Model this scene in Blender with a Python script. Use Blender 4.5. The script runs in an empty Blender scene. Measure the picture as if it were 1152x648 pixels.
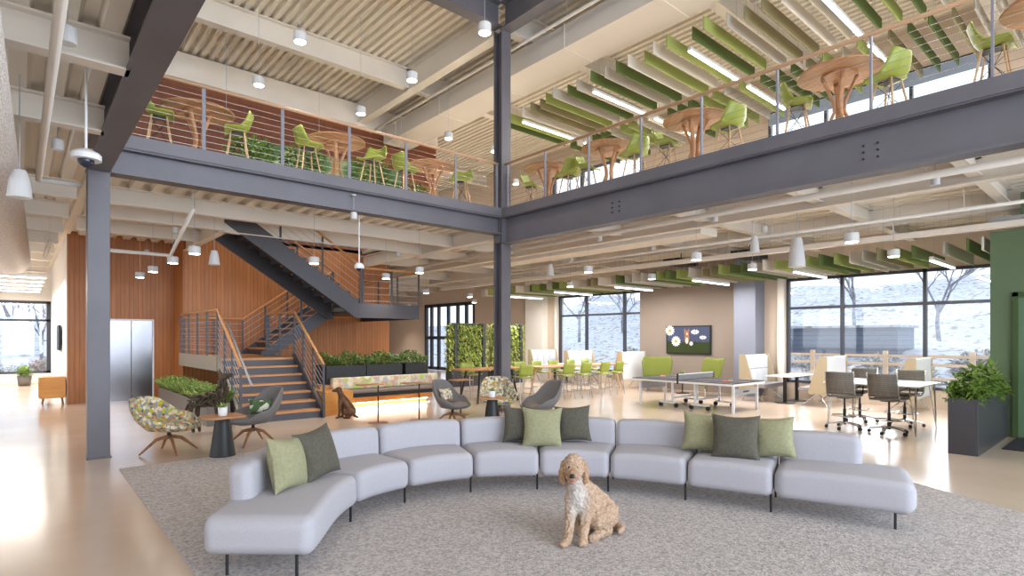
import bpy, math, random
from mathutils import Vector, Matrix, noise
R = math.radians
PI = math.pi
random.seed(7)
scene = bpy.context.scene
C = scene.collection

# ---------------------------------------------------------------- camera, world, light
# building axes: x runs along the left balcony edge, y along the right balcony edge; the camera stands at the origin
TH = math.atan2(.6587, .7524)
CT, ST = math.cos(TH), math.sin(TH)
FPX, CX, HY, CH = 634.0, 576.0, 380.0, 1.65
cam_d = bpy.data.cameras.new('camera')
cam = bpy.data.objects.new('camera', cam_d)
C.objects.link(cam)
cam.location = (0, 0, CH)
cam.rotation_euler = (R(90), 0, -TH)
cam_d.sensor_width = 36
cam_d.lens = 36 * FPX / 1152
cam_d.shift_y = (HY - 324) / 1152
cam_d.clip_end = 300
scene.camera = cam

vs = scene.view_settings
vs.view_transform = 'Standard'
vs.look = 'None'
vs.gamma = 1
vs.use_curve_mapping = False
vs.exposure = 0.75

w = bpy.data.worlds.new('world')
scene.world = w
w.use_nodes = True
bg = w.node_tree.nodes['Background']
bg.inputs[0].default_value = (.83, .91, 1, 1)
bg.inputs[1].default_value = 1.2


def area(name, loc, rot, sx, sy, power, col=(1, 1, 1), spread=180):
    l = bpy.data.lights.new(name, 'AREA')
    l.shape = 'RECTANGLE'
    l.size, l.size_y = sx, sy
    l.energy = power
    l.color = col
    l.spread = R(spread)
    o = bpy.data.objects.new(name, l)
    C.objects.link(o)
    o.location = loc
    o.rotation_euler = rot
    return o


# daylight of the glazed front behind the camera
area('daylight_front', (8, -9.5, 4.2), (R(103), 0, 0), 18, 8, 2000, (.74, .86, 1))
ds = area('daylight_side', (-8.6, 4, 2.2), (R(105), 0, R(-90)), 22, 3.2, 130, (.9, .95, 1))
ds.data.specular_factor = 0
area('overhead_fill', (5.5, -3.5, 9.3), (0, 0, 0), 7, 6, 620, (1, .97, .95))  # added overhead fill, stands for no real roof light


sun = bpy.data.lights.new('sun', 'SUN')
sun.energy = 2.2
sun.angle = R(50)
sun.color = (.93, .96, 1)
so = bpy.data.objects.new('sun', sun)
C.objects.link(so)
so.rotation_euler = Vector((-1, -.12, -.42)).to_track_quat('-Z', 'Y').to_euler()


def cw(X, Y):
    return (X * CT + Y * ST, -X * ST + Y * CT)


# ---------------------------------------------------------------- materials
def lin(c):
    out = []
    for v in c[:3]:
        v /= 255.0
        out.append(v / 12.92 if v <= .04045 else ((v + .055) / 1.055) ** 2.4)
    return (out[0], out[1], out[2], 1)


def new_mat(name):
    m = bpy.data.materials.new(name)
    m.use_nodes = True
    return m, m.node_tree.nodes, m.node_tree.links, m.node_tree.nodes['Principled BSDF']


def mat(name, col, rough=.5, metal=0, col2=None, scale=6, stretch=(1, 1, 1), bump=0, bscale=None, emit=0, spec=None, detail=4, lo=.35, hi=.65, coat=0):
    m, N, L, b = new_mat(name)
    b.inputs['Base Color'].default_value = lin(col)
    b.inputs['Roughness'].default_value = rough
    b.inputs['Metallic'].default_value = metal
    if spec is not None:
        b.inputs['Specular IOR Level'].default_value = spec
    if coat:
        b.inputs['Coat Weight'].default_value = coat
        b.inputs['Coat Roughness'].default_value = .15
    if emit:
        b.inputs['Emission Color'].default_value = lin(col)
        b.inputs['Emission Strength'].default_value = emit
    if col2 or bump:
        tc = N.new('ShaderNodeTexCoord')
        mp = N.new('ShaderNodeMapping')
        mp.inputs['Scale'].default_value = stretch
        L.new(tc.outputs['Object'], mp.inputs['Vector'])
    if col2:
        nz = N.new('ShaderNodeTexNoise')
        nz.inputs['Scale'].default_value = scale
        nz.inputs['Detail'].default_value = detail
        L.new(mp.outputs[0], nz.inputs['Vector'])
        cr = N.new('ShaderNodeValToRGB')
        cr.color_ramp.elements[0].position = lo
        cr.color_ramp.elements[0].color = lin(col)
        cr.color_ramp.elements[1].position = hi
        cr.color_ramp.elements[1].color = lin(col2)
        L.new(nz.outputs['Fac'], cr.inputs[0])
        L.new(cr.outputs[0], b.inputs['Base Color'])
    if bump:
        nb = N.new('ShaderNodeTexNoise')
        nb.inputs['Scale'].default_value = bscale or scale
        nb.inputs['Detail'].default_value = 3
        L.new(mp.outputs[0], nb.inputs['Vector'])
        bp = N.new('ShaderNodeBump')
        bp.inputs['Strength'].default_value = bump
        bp.inputs['Distance'].default_value = .02
        L.new(nb.outputs['Fac'], bp.inputs['Height'])
        L.new(bp.outputs[0], b.inputs['Normal'])
    return m


def slat_mat(name, c1, c2, axis='X', pitch=.09, groove=.12):
    """timber boards with thin grooves; tone varies board by board"""
    m, N, L, b = new_mat(name)
    tc = N.new('ShaderNodeTexCoord')
    sp = N.new('ShaderNodeSeparateXYZ')
    L.new(tc.outputs['Object'], sp.inputs[0])
    dv = N.new('ShaderNodeMath'); dv.operation = 'DIVIDE'; dv.inputs[1].default_value = pitch
    L.new(sp.outputs[axis], dv.inputs[0])
    fl = N.new('ShaderNodeMath'); fl.operation = 'FLOOR'; L.new(dv.outputs[0], fl.inputs[0])
    fr = N.new('ShaderNodeMath'); fr.operation = 'FRACT'; L.new(dv.outputs[0], fr.inputs[0])
    wn = N.new('ShaderNodeTexWhiteNoise'); wn.noise_dimensions = '1D'; L.new(fl.outputs[0], wn.inputs['W'])
    mp = N.new('ShaderNodeMapping'); mp.inputs['Scale'].default_value = (14, 14, .9)
    L.new(tc.outputs['Object'], mp.inputs[0])
    nz = N.new('ShaderNodeTexNoise'); nz.inputs['Scale'].default_value = 1.6; nz.inputs['Detail'].default_value = 5
    L.new(mp.outputs[0], nz.inputs['Vector'])
    ad = N.new('ShaderNodeMath'); ad.operation = 'MULTIPLY_ADD'; ad.inputs[1].default_value = .3
    L.new(wn.outputs['Value'], ad.inputs[0]); L.new(nz.outputs['Fac'], ad.inputs[2])
    cr = N.new('ShaderNodeValToRGB')
    cr.color_ramp.elements[0].position = .35; cr.color_ramp.elements[0].color = lin(c1)
    cr.color_ramp.elements[1].position = 1.05; cr.color_ramp.elements[1].color = lin(c2)
    L.new(ad.outputs[0], cr.inputs[0])
    gt = N.new('ShaderNodeMath'); gt.operation = 'LESS_THAN'; gt.inputs[1].default_value = groove
    L.new(fr.outputs[0], gt.inputs[0])
    mx = N.new('ShaderNodeMix'); mx.data_type = 'RGBA'
    L.new(gt.outputs[0], mx.inputs[0]); L.new(cr.outputs[0], mx.inputs[6])
    mx.inputs[7].default_value = lin([v * .8 for v in c1])
    L.new(mx.outputs[2], b.inputs['Base Color'])
    b.inputs['Roughness'].default_value = .5
    return m


def cell_mat(name, cols, scale=30, rough=.9):
    m, N, L, b = new_mat(name)
    tc = N.new('ShaderNodeTexCoord')
    vo = N.new('ShaderNodeTexVoronoi'); vo.inputs['Scale'].default_value = scale
    L.new(tc.outputs['Object'], vo.inputs['Vector'])
    wn = N.new('ShaderNodeTexWhiteNoise'); L.new(vo.outputs['Color'], wn.inputs['Vector'])
    cr = N.new('ShaderNodeValToRGB'); cr.color_ramp.interpolation = 'CONSTANT'
    e = cr.color_ramp.elements
    e[0].position = 0; e[0].color = lin(cols[0]); e[1].position = 1 / len(cols); e[1].color = lin(cols[1])
    for i, c in enumerate(cols[2:], 2):
        x = e.new(i / len(cols)); x.color = lin(c)
    L.new(wn.outputs['Value'], cr.inputs[0])
    L.new(cr.outputs[0], b.inputs['Base Color'])
    b.inputs['Roughness'].default_value = rough
    return m


def glass_mat(name, tint=(.97, .985, 1), gl=.07):
    m = bpy.data.materials.new(name); m.use_nodes = True
    N, L = m.node_tree.nodes, m.node_tree.links
    N.clear()
    o = N.new('ShaderNodeOutputMaterial'); mx = N.new('ShaderNodeMixShader')
    t = N.new('ShaderNodeBsdfTransparent'); t.inputs[0].default_value = (*tint, 1)
    g = N.new('ShaderNodeBsdfGlossy'); g.inputs['Roughness'].default_value = .02
    mx.inputs[0].default_value = gl
    L.new(t.outputs[0], mx.inputs[1]); L.new(g.outputs[0], mx.inputs[2]); L.new(mx.outputs[0], o.inputs[0])
    return m


M = {}
M['floor'] = mat('polished_floor', (200, 180, 162), .17, col2=(212, 193, 176), scale=.7, detail=6, lo=.3, hi=.7, spec=.7)
M['carpet'] = mat('carpet', (156, 149, 148), .95, col2=(200, 193, 191), scale=38, detail=4, bump=.8, bscale=60, lo=.34, hi=.62)
M['white_paint'] = mat('warm_white_paint', (224, 214, 201), .6, col2=(229, 220, 208), scale=1.2)
M['deck'] = mat('deck_paint', (224, 213, 196), .55, col2=(230, 220, 205), scale=.8)
M['duct'] = mat('duct_paint', (216, 207, 196), .5)
M['perforated'] = mat('perforated_duct', (190, 180, 175), .5, col2=(232, 224, 216), scale=60, detail=0)
M['steel'] = mat('dark_steel', (104, 101, 108), .45, metal=.1, col2=(98, 95, 101), scale=1.5)
M['stair'] = mat('stair_steel', (74, 72, 78), .45, metal=.1)
M['black'] = mat('black_metal', (22, 22, 24), .45)
M['black_rub'] = mat('black_rubber', (28, 28, 30), .8)
M['wood_wall'] = slat_mat('vertical_timber', (154, 94, 46), (184, 119, 66), 'X', .095, .1)
M['wood_up'] = slat_mat('dark_timber', (108, 58, 32), (134, 74, 44), 'Z', .14, .08)
M['wood'] = mat('oak', (204, 150, 98), .45, col2=(182, 126, 78), scale=2.5, stretch=(1, 8, 8), detail=5)
M['cap'] = mat('handrail_timber', (190, 152, 120), .5)
M['post_grey'] = mat('balcony_post', (128, 126, 136), .45)
M['wood_leg'] = mat('walnut_leg', (150, 104, 70), .5, col2=(128, 84, 54), scale=4, stretch=(4, 4, .6))
M['wood_table'] = mat('pale_plywood', (196, 146, 104), .45, col2=(172, 122, 82), scale=3, stretch=(1, 6, 1), detail=5)
M['maple'] = mat('maple', (216, 178, 138), .45, col2=(200, 160, 120), scale=3, stretch=(1, 6, 1))
M['cab_wood'] = mat('cabinet_wood', (226, 160, 82), .5, col2=(214, 146, 72), scale=2, stretch=(1, 1, 6))
M['sofa'] = mat('sofa_fabric', (168, 166, 173), .95, col2=(178, 175, 182), scale=160, bump=.12, bscale=220, detail=1)
M['pil_l'] = mat('olive_fabric', (142, 140, 108), .95, col2=(154, 151, 120), scale=40, bump=.15, bscale=150)
M['pil_d'] = mat('moss_fabric', (82, 78, 68), .95, col2=(92, 88, 77), scale=40, bump=.15, bscale=150)
M['pattern'] = cell_mat('mosaic_fabric', [(214, 200, 170), (150, 140, 124), (190, 176, 146), (176, 178, 60), (104, 108, 112), (226, 214, 190), (200, 132, 72), (140, 150, 150), (196, 186, 160)], 26)
M['bench_pat'] = cell_mat('bench_fabric', [(226, 212, 186), (206, 196, 176), (220, 200, 160), (190, 200, 120), (190, 186, 180), (232, 220, 198), (212, 170, 140)], 11)
M['grey_fab'] = mat('grey_felt', (112, 108, 108), .95, col2=(124, 119, 118), scale=60, bump=.1, bscale=150)
M['grey_seat'] = mat('taupe_felt', (128, 116, 108), .95)
M['green'] = mat('lime_plastic', (146, 158, 62), .4)
M['lime_fab'] = mat('lime_fabric', (112, 120, 48), .85)
M['chrome'] = mat('chrome', (200, 198, 196), .2, metal=.9)
M['greymetal'] = mat('painted_grey_metal', (176, 176, 182), .4, metal=.3)
M['white'] = mat('white_plastic', (232, 232, 234), .4)
M['wtop'] = mat('white_laminate', (240, 238, 236), .3)
M['screen_w'] = mat('pendant_white', (205, 204, 204), .45)
M['led'] = mat('led_lens', (255, 246, 230), .5, emit=16)
M['led2'] = mat('led_tube', (255, 248, 235), .5, emit=7)
M['glow'] = mat('led_strip', (255, 236, 208), .5, emit=12)
M['leaf'] = mat('leaf_green', (66, 96, 34), .5, col2=(116, 142, 56), scale=9)
M['leaf_l'] = mat('leaf_light', (130, 158, 60), .5, col2=(214, 218, 124), scale=7)
M['leaf_f'] = mat('fern_green', (124, 152, 76), .5, col2=(164, 188, 108), scale=12)
M['leaf_d'] = mat('leaf_dark', (84, 114, 54), .5, col2=(124, 152, 74), scale=9)
M['soil'] = mat('soil', (70, 54, 42), .95, col2=(100, 80, 62), scale=30)
M['planter'] = mat('planter_metal', (70, 68, 72), .38, metal=.35)
M['planter_b'] = mat('black_planter', (38, 37, 39), .5)
M['planter_g'] = mat('zinc_planter', (120, 112, 106), .5, metal=.2)
M['bf_d'] = mat('felt_dark_green', (84, 100, 48), .9)
M['bf_l'] = mat('felt_lime', (142, 152, 82), .9)
M['bf_m'] = mat('felt_olive', (136, 126, 92), .9)
M['bf_g'] = mat('felt_grey', (176, 168, 156), .9)
M['bf_w'] = mat('felt_pale', (204, 196, 184), .9)
M['wall_grey'] = mat('taupe_paint', (142, 128, 118), .7)
M['wall_beige'] = mat('beige_paint', (204, 186, 168), .7)
M['wall_white'] = mat('white_paint', (232, 226, 218), .7)
M['col_blue'] = mat('column_paint', (128, 132, 148), .6)
M['green_wall'] = mat('green_paint', (92, 110, 80), .65)
M['green_door'] = mat('green_door_paint', (88, 114, 84), .6)
M['frame_b'] = mat('window_frame', (58, 60, 68), .5)
M['glass'] = glass_mat('glass')
M['shade'] = mat('roller_shade', (150, 165, 188), .8)
M['elev'] = mat('brushed_steel', (132, 130, 134), .22, metal=.9)
M['bronze'] = mat('bronze', (112, 78, 54), .42, metal=.5, col2=(84, 56, 38), scale=14)
M['drift'] = mat('driftwood', (50, 42, 34), .7, col2=(96, 80, 60), scale=14)
M['pingtop'] = mat('pingpong_top', (72, 70, 74), .75, spec=.15)
M['mesh_taupe'] = slat_mat('ribbed_mesh', (104, 98, 90), (128, 122, 112), 'Z', .035, .15)
M['tan'] = mat('tan_wood', (186, 170, 142), .6)
M['pod'] = mat('pod_fabric', (216, 219, 224), .9, col2=(226, 229, 234), scale=80)
M['pod_seat'] = mat('pod_seat_fabric', (150, 146, 150), .9)
M['conc'] = mat('landing_paint', (150, 140, 130), .6)
M['snow'] = mat('snowy_ground', (120, 112, 98), .9, col2=(176, 182, 196), scale=2.6, detail=10, lo=.36, hi=.48)
M['bark'] = mat('frosted_bark', (112, 112, 122), .9, col2=(160, 164, 176), scale=5)
M['bush'] = mat('frosted_bush', (124, 122, 112), .9, col2=(190, 194, 200), scale=6)
M['shed'] = mat('shed_wall', (126, 142, 166), .8)
M['fence'] = mat('fence_wood', (226, 200, 170), .8)
M['mat'] = mat('door_mat', (40, 38, 42), .95)


# ---------------------------------------------------------------- mesh builder
class G:
    def __init__(s):
        s.v, s.f, s.m = [], [], []
        s.T = Matrix.Identity(4)
        s.mi = 0

    def add(s, vs_, fs_):
        n = len(s.v)
        s.v += [tuple(s.T @ Vector(p)) for p in vs_]
        s.f += [tuple(i + n for i in f) for f in fs_]
        s.m += [s.mi] * len(fs_)
        return s

    def box(s, x0, x1, y0, y1, z0, z1):
        if x0 > x1: x0, x1 = x1, x0
        if y0 > y1: y0, y1 = y1, y0
        if z0 > z1: z0, z1 = z1, z0
        return s.add([(x0, y0, z0), (x1, y0, z0), (x1, y1, z0), (x0, y1, z0), (x0, y0, z1), (x1, y0, z1), (x1, y1, z1), (x0, y1, z1)],
                     [(0, 3, 2, 1), (4, 5, 6, 7), (0, 1, 5, 4), (1, 2, 6, 5), (2, 3, 7, 6), (3, 0, 4, 7)])

    def tube(s, pts, r, n=8, close=False, flat=None):
        pts = [Vector(p) for p in pts]
        rs = r if isinstance(r, (list, tuple)) else [r] * len(pts)
        k = len(pts)
        V = []
        up = None
        for i, p in enumerate(pts):
            if close:
                d = pts[(i + 1) % k] - pts[i - 1]
            else:
                d = pts[min(i + 1, k - 1)] - pts[max(i - 1, 0)]
            d.normalize()
            if up is None:
                up = Vector((0, 0, 1)) if abs(d.z) < .95 else Vector((1, 0, 0))
            a = d.cross(up)
            if a.length < 1e-4:
                a = d.cross(Vector((0, 1, 0)))
            a.normalize()
            b = a.cross(d).normalized()
            up = b
            for j in range(n):
                t = 2 * PI * (j + .5) / n
                fx, fy = (flat if flat else (1, 1))
                V.append(p + a * (math.cos(t) * rs[i] * fx) + b * (math.sin(t) * rs[i] * fy))
        F = []
        for i in range(k if close else k - 1):
            for j in range(n):
                i2 = (i + 1) % k
                F.append((i * n + j, i * n + (j + 1) % n, i2 * n + (j + 1) % n, i2 * n + j))
        if not close:
            F.append(tuple(range(n - 1, -1, -1)))
            F.append(tuple((k - 1) * n + j for j in range(n)))
        return s.add(V, F)

    def bar(s, p, q, wx, wy):
        """straight square bar"""
        return s.tube([p, q], .7071, 4, flat=(wx, wy))

    def lathe(s, prof, n=24, c=(0, 0, 0), ex=1, ey=1):
        V, F = [], []
        k = len(prof)
        for r, z in prof:
            for j in range(n):
                t = 2 * PI * j / n
                V.append((c[0] + r * ex * math.cos(t), c[1] + r * ey * math.sin(t), c[2] + z))
        for i in range(k - 1):
            for j in range(n):
                F.append((i * n + j, i * n + (j + 1) % n, (i + 1) * n + (j + 1) % n, (i + 1) * n + j))
        F.append(tuple(range(n - 1, -1, -1)))
        F.append(tuple((k - 1) * n + j for j in range(n)))
        return s.add(V, F)

    def ell(s, c, r, rot=None, nu=16, nv=10):
        V, F = [], []
        Rm = rot or Matrix.Identity(3)
        for i in range(nv + 1):
            a = PI * i / nv
            for j in range(nu):
                b = 2 * PI * j / nu
                V.append(Vector(c) + Rm @ Vector((r[0] * math.sin(a) * math.cos(b), r[1] * math.sin(a) * math.sin(b), r[2] * math.cos(a))))
        for i in range(nv):
            for j in range(nu):
                F.append((i * nu + j, (i + 1) * nu + j, (i + 1) * nu + (j + 1) % nu, i * nu + (j + 1) % nu))
        return s.add(V, F)

    def grid(s, fn, nu, nv, cu=False, cv=False):
        V, F = [], []
        for i in range(nu):
            for j in range(nv):
                V.append(fn(i / (nu if cu else nu - 1), j / (nv if cv else nv - 1)))
        for i in range(nu if cu else nu - 1):
            for j in range(nv if cv else nv - 1):
                i2, j2 = (i + 1) % nu, (j + 1) % nv
                F.append((i * nv + j, i2 * nv + j, i2 * nv + j2, i * nv + j2))
        return s.add(V, F)

    def prism(s, poly, z0, z1):
        n = len(poly)
        V = [(x, y, z0) for x, y in poly] + [(x, y, z1) for x, y in poly]
        F = [tuple(range(n - 1, -1, -1)), tuple(range(n, 2 * n))] + [(i, (i + 1) % n, n + (i + 1) % n, n + i) for i in range(n)]
        return s.add(V, F)

    def leaf(s, p, d, L_, W_, up=Vector((0, 0, 1)), droop=.3):
        d = Vector(d).normalized()
        a = d.cross(up)
        if a.length < .01:
            a = Vector((1, 0, 0))
        a.normalize()
        p = Vector(p)
        m1 = p + d * L_ * .5
        tip = p + d * L_ - up * droop * L_
        return s.add([p, m1 + a * W_ / 2, tip, m1 - a * W_ / 2], [(0, 1, 2, 3)])

    def build(s, name, ms, parent=None, smooth=False, bevel=0, seg=2, sub=0, solid=0, loc=(0, 0, 0), rotz=0, remesh=0, disp=0, dscale=.04):
        me = bpy.data.meshes.new(name)
        me.from_pydata(s.v, [], s.f)
        if not isinstance(ms, (list, tuple)):
            ms = [ms]
        for m_ in ms:
            me.materials.append(M[m_] if isinstance(m_, str) else m_)
        me.polygons.foreach_set('material_index', s.m)
        if smooth:
            me.polygons.foreach_set('use_smooth', [True] * len(me.polygons))
        me.update()
        o = bpy.data.objects.new(name, me)
        C.objects.link(o)
        o.location = loc
        o.rotation_euler = (0, 0, rotz)
        if parent:
            o.parent = parent
        if solid:
            q = o.modifiers.new('solid', 'SOLIDIFY'); q.thickness = solid; q.offset = 0
        if bevel:
            q = o.modifiers.new('bevel', 'BEVEL'); q.width = bevel; q.segments = seg; q.limit_method = 'ANGLE'; q.angle_limit = R(40)
        if sub:
            q = o.modifiers.new('sub', 'SUBSURF'); q.levels = sub; q.render_levels = sub
        if remesh:
            q = o.modifiers.new('remesh', 'REMESH'); q.mode = 'VOXEL'; q.voxel_size = remesh; q.use_smooth_shade = True
            q = o.modifiers.new('smooth', 'SMOOTH'); q.iterations = 4; q.factor = .5
        if disp:
            t = bpy.data.textures.new(name + '_relief', 'CLOUDS'); t.noise_scale = dscale; t.noise_depth = 2
            q = o.modifiers.new('relief', 'DISPLACE'); q.texture = t; q.strength = disp; q.mid_level = .5; q.texture_coords = 'LOCAL'
        return o


def tag(o, label=None, cat=None, group=None, kind=None):
    if label: o['label'] = label
    if cat: o['category'] = cat
    if group: o['group'] = group
    if kind: o['kind'] = kind
    return o


def thing(name, label, cat, loc=(0, 0, 0), rotz=0, group=None):
    o = bpy.data.objects.new(name, None)
    o.empty_display_size = .1
    C.objects.link(o)
    o.location = loc
    o.rotation_euler = (0, 0, rotz)
    return tag(o, label, cat, group)


def struct(name, g, m, label=None, cat=None, **k):
    o = g.build(name, m, **k)
    return tag(o, label or name.replace('_', ' '), cat or 'structure', None, 'structure')


KIDS = {}


def kids(o):
    if o.name not in KIDS:
        KIDS[o.name] = [c for c in bpy.data.objects if c.parent == o]
    return KIDS[o.name]


def dup(root, loc, rotz, label, group=None, parent=None):
    def cp(o, par):
        c = o.copy()
        C.objects.link(c)
        c.parent = par
        for ch in kids(o):
            cp(ch, c)
        return c
    r = cp(root, parent)
    r.location = loc
    r.rotation_euler = (0, 0, rotz)
    r['label'] = label
    if group: r['group'] = group
    return r


ORD = 'first second third fourth fifth sixth seventh eighth ninth tenth eleventh twelfth thirteenth fourteenth fifteenth sixteenth seventeenth eighteenth nineteenth twentieth'.split()


def nth(i):
    """0-based ordinal in words"""
    if i < 20: return ORD[i]
    tens = {2: 'twenty', 3: 'thirty', 4: 'forty', 5: 'fifty'}
    n = i + 1
    if n % 10 == 0: return {3: 'thirtieth', 4: 'fortieth', 5: 'fiftieth'}[n // 10]
    return tens[n // 10] + '-' + ORD[n % 10 - 1]


# ================================================================ SETTING
Z2 = 4.42          # upper floor level
VX0, VX1, VY = .82, 8.13, 9.61   # atrium void: x from VX0 to VX1, y below VY
XW, YB = 16.0, 30.0              # exterior wall, rear wall
XL, YF = -9.0, -9.0
WY1, WY2 = 17.75, 16.6           # elevator wall, stair wall

struct('floor', G().box(XL, XW, YF, YB, -.2, 0), 'floor', 'pale peach polished floor running to the windows', 'floor')
tag(G().prism([(.85, -6), (5.9, -6), (5.9, -1.2), (7.1, .85), (7.78, 2.1), (7.78, 8.55), (.95, 8.55)], 0, .012).build('carpet', 'carpet'),
    'large speckled grey carpet under the curved sofa', 'carpet')

# outer walls
g = G()
segs = [(-9, .5, 0, 9.2), (.5, 6.73, 0, .43), (.5, 6.73, 3.27, 5.3), (6.73, 11.5, 0, 5.3), (11.5, 15.46, 0, .43), (11.5, 15.46, 3.27, 5.3),
        (15.46, 20.9, 0, 5.3), (20.9, 25.2, 3.36, 5.3), (25.2, 30, 0, 5.3), (-9, 30, 8.0, 9.2), (.5, 2.35, 5.3, 8), (7.23, 11.5, 5.3, 8), (15.8, 30, 5.3, 8)]
for a, b, c, d in segs:
    g.box(XW, XW + .25, a, b, c, d)
struct('wall_right', g, 'wall_beige', 'beige exterior wall with the big windows', 'wall')
struct('wall_back', G().box(.9, XW, YB, YB + .2, 0, 9.2), 'wall_beige', 'far beige wall at the end of the hall', 'wall')
struct('wall_left', G().box(XL - .2, XL, YF, 27, 0, 1.0).box(XL - .2, XL, YF, 27, 4.2, 5.0).box(XL - .2, XL, YF, 27, 8.4, 9.2), 'wall_white', 'white wall left of the atrium', 'wall')
struct('trim_1', G().box(15.82, XW, 7.98, 11.5, 0, 3.95), 'wall_grey', 'taupe feature wall behind the television', 'wall')
struct('trim_2', G().box(15.45, XW, 7.35, 7.98, 0, 3.95), 'col_blue', 'blue-grey pier beside the taupe wall', 'pier')
struct('trim_3', G().box(15.7, XW, 16.1, 17.1, 0, 3.95).box(15.9, XW, 15.5, 15.62, 0, 3.3), 'wall_white', 'white pier left of the far window', 'pier')
struct('trim_4', G().box(15.85, XW, 6.75, 6.92, 0, 3.6), 'wall_white', 'white jamb left of the near window', 'jamb')


def window(n, y0, y1, z0, z1, vs_, hs, fr=.05, label='', x=XW):
    o = G()
    o.box(x - .02, x + .1, y0, y1, z0, z0 + fr).box(x - .02, x + .1, y0, y1, z1 - fr, z1)
    for v in [y0 + fr / 2, y1 - fr / 2] + vs_:
        o.box(x - .02, x + .1, v - fr / 2, v + fr / 2, z0, z1)
    for h in hs:
        o.box(x - .015, x + .09, y0, y1, h - fr / 2, h + fr / 2)
    ob = struct('window_%d' % n, o, 'frame_b', label, 'window')
    G().box(x + .035, x + .045, y0, y1, z0, z1).build('pane', 'glass', ob)
    return ob


window(1, .5, 6.73, .43, 3.27, [5.34, 3.57, 1.8], [2.46], .07, 'large dark-framed window behind the office table')
window(2, 11.5, 15.46, .43, 3.27, [14.06, 12.3], [2.5], .07, 'dark-framed window left of the television wall')
window(3, 20.9, 25.2, .02, 3.36, [24.6, 23.95, 23.1, 22.3, 21.6], [1.65], .16, 'black framed folding glass doors in the far wall')
window(6, 11.5, 15.8, 5.3, 8.0, [12.9, 14.3], [], .07, 'upper floor window far behind the bar tables')
o = window(4, 2.35, 7.23, 5.3, 8.0, [3.84, 5.73], [], .07, 'upper floor window band behind the railing')
G().box(15.93, 15.96, 2.4, 7.2, 7.62, 7.95).build('roller_shade', 'shade', o)

# far left window wall
g = G()
for x in [.9, -1.2, -2.9, -4.6, -6.3, -8]:
    g.box(x - .06 if x < .9 else x - .12, x + .06 if x < .9 else x, 27, 27.1, .35, 3.0)
g.box(XL, .9, 27, 27.1, .35, .43).box(XL, .9, 27, 27.1, 2.9, 3.0).box(XL, .9, 27, 27.1, 2.25, 2.33)
o = struct('window_5', g, 'frame_b', 'far dark-framed window at the end of the left passage', 'window')
G().box(XL, .9, 27.04, 27.05, .4, 3.0).build('pane', 'glass', o)
struct('wall_far_left', G().box(XL, .9, 27, 27.2, 0, .35).box(XL, .9, 27, 27.2, 3.0, 9.2), 'wall_white', 'white wall around the far left window', 'wall')

# core walls
struct('wall_core', G().box(.9, 1.02, WY1, 27, 0, 4.2), 'wall_white', 'white wall of the left passage', 'wall')
g = G().box(1.02, 1.74, WY1, WY1 + .2, 0, 4.3).box(2.74, 3.2, WY1, WY1 + .2, 0, 4.3).box(1.74, 2.74, WY1, WY1 + .2, 2.14, 4.3).box(.9, 1.02, WY1 - .02, WY1, 0, 4.3)
g.box(3.2, 3.3, WY2 + .15, WY1 + .2, 0, 4.3).box(3.2, 9.17, WY2, WY2 + .15, 0, 4.35)
struct('wall_wood', g, 'wood_wall', 'orange-brown vertical timber wall behind the stair and elevator', 'wall')
struct('wall_upper', G().box(-3, 11, WY2, WY2 + .15, 4.35, 8.32), 'wood_up', 'red-brown timber wall of the upper floor', 'wall')
struct('wall_upper_band', G().box(-9, 11, WY2 - .1, WY2 + .15, 8.32, 9.0), 'white_paint', 'pale band over the upper timber wall', 'wall')

el = thing('elevator', 'stainless steel elevator doors in the timber wall', 'elevator', (2.24, WY1 + .06, 0))
G().box(-.49, -.01, 0, .05, 0, 2.1).build('door_panel', 'elev', el)
G().box(.01, .49, .0, .05, 0, 2.1).build('door_panel', 'elev', el)
G().box(-.5, .5, -.06, .06, 2.1, 2.14).box(-.5, -.47, -.06, .06, 0, 2.1).box(.47, .5, -.06, .06, 0, 2.1).build('door_frame', 'white', el)

# green room block at the right
g = G().box(12.4, XW, -6, -0.1 + .0, 0, 3.44).box(12.4, 12.6, -.1, 1.85, 0, 3.44).box(12.6, XW, 1.7, 1.85, 0, 3.44)
struct('wall_green', g, 'green_wall', 'deep green wall of the corner room', 'wall')
struct('wall_green_upper', G().box(12.7, XW, -6, 1.5, 3.62, 4.1), 'green_wall', 'dark green recessed band above the white cable rail', 'wall')
d = thing('door_1', 'green flush door in the green wall', 'door', (12.4, .14, 0))
d['kind'] = 'structure'
dleaf = G().box(-.03, 0, .35, 1.35, .02, 2.3).build('door_leaf', 'green_door', d)
G().box(-.05, 0, 1.35, 1.42, 0, 2.4).box(-.05, 0, .28, .35, 0, 2.4).box(-.05, 0, .28, 1.42, 2.33, 2.4).build('door_frame', mat('door_frame_green', (56, 76, 30), .6), d)
G().box(-.09, -.03, 1.2, 1.23, 1.0, 1.03).build('door_handle', 'chrome', dleaf)


# corrugated decks
def deck(name, x0, x1, y0, y1, z, pitch=.21, h=.08, top=None, label=None):
    g = G()
    n = int(round((x1 - x0) / pitch))
    pts = []
    for i in range(n):
        a = x0 + (x1 - x0) * i / n
        p = (x1 - x0) / n
        pts += [(a, z), (a + p * .45, z), (a + p * .58, z + h), (a + p * .9, z + h)]
    pts.append((x1, z))
    V = [(x, y0, q) for x, q in pts] + [(x, y1, q) for x, q in pts]
    k = len(pts)
    g.add(V, [(i, i + 1, k + i + 1, k + i) for i in range(k - 1)])
    t = top or z + h + .05
    g.box(x0, x1, y0, y1, z + h + .01, t)
    return struct(name, g, 'deck', label or name, 'ceiling')


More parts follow.
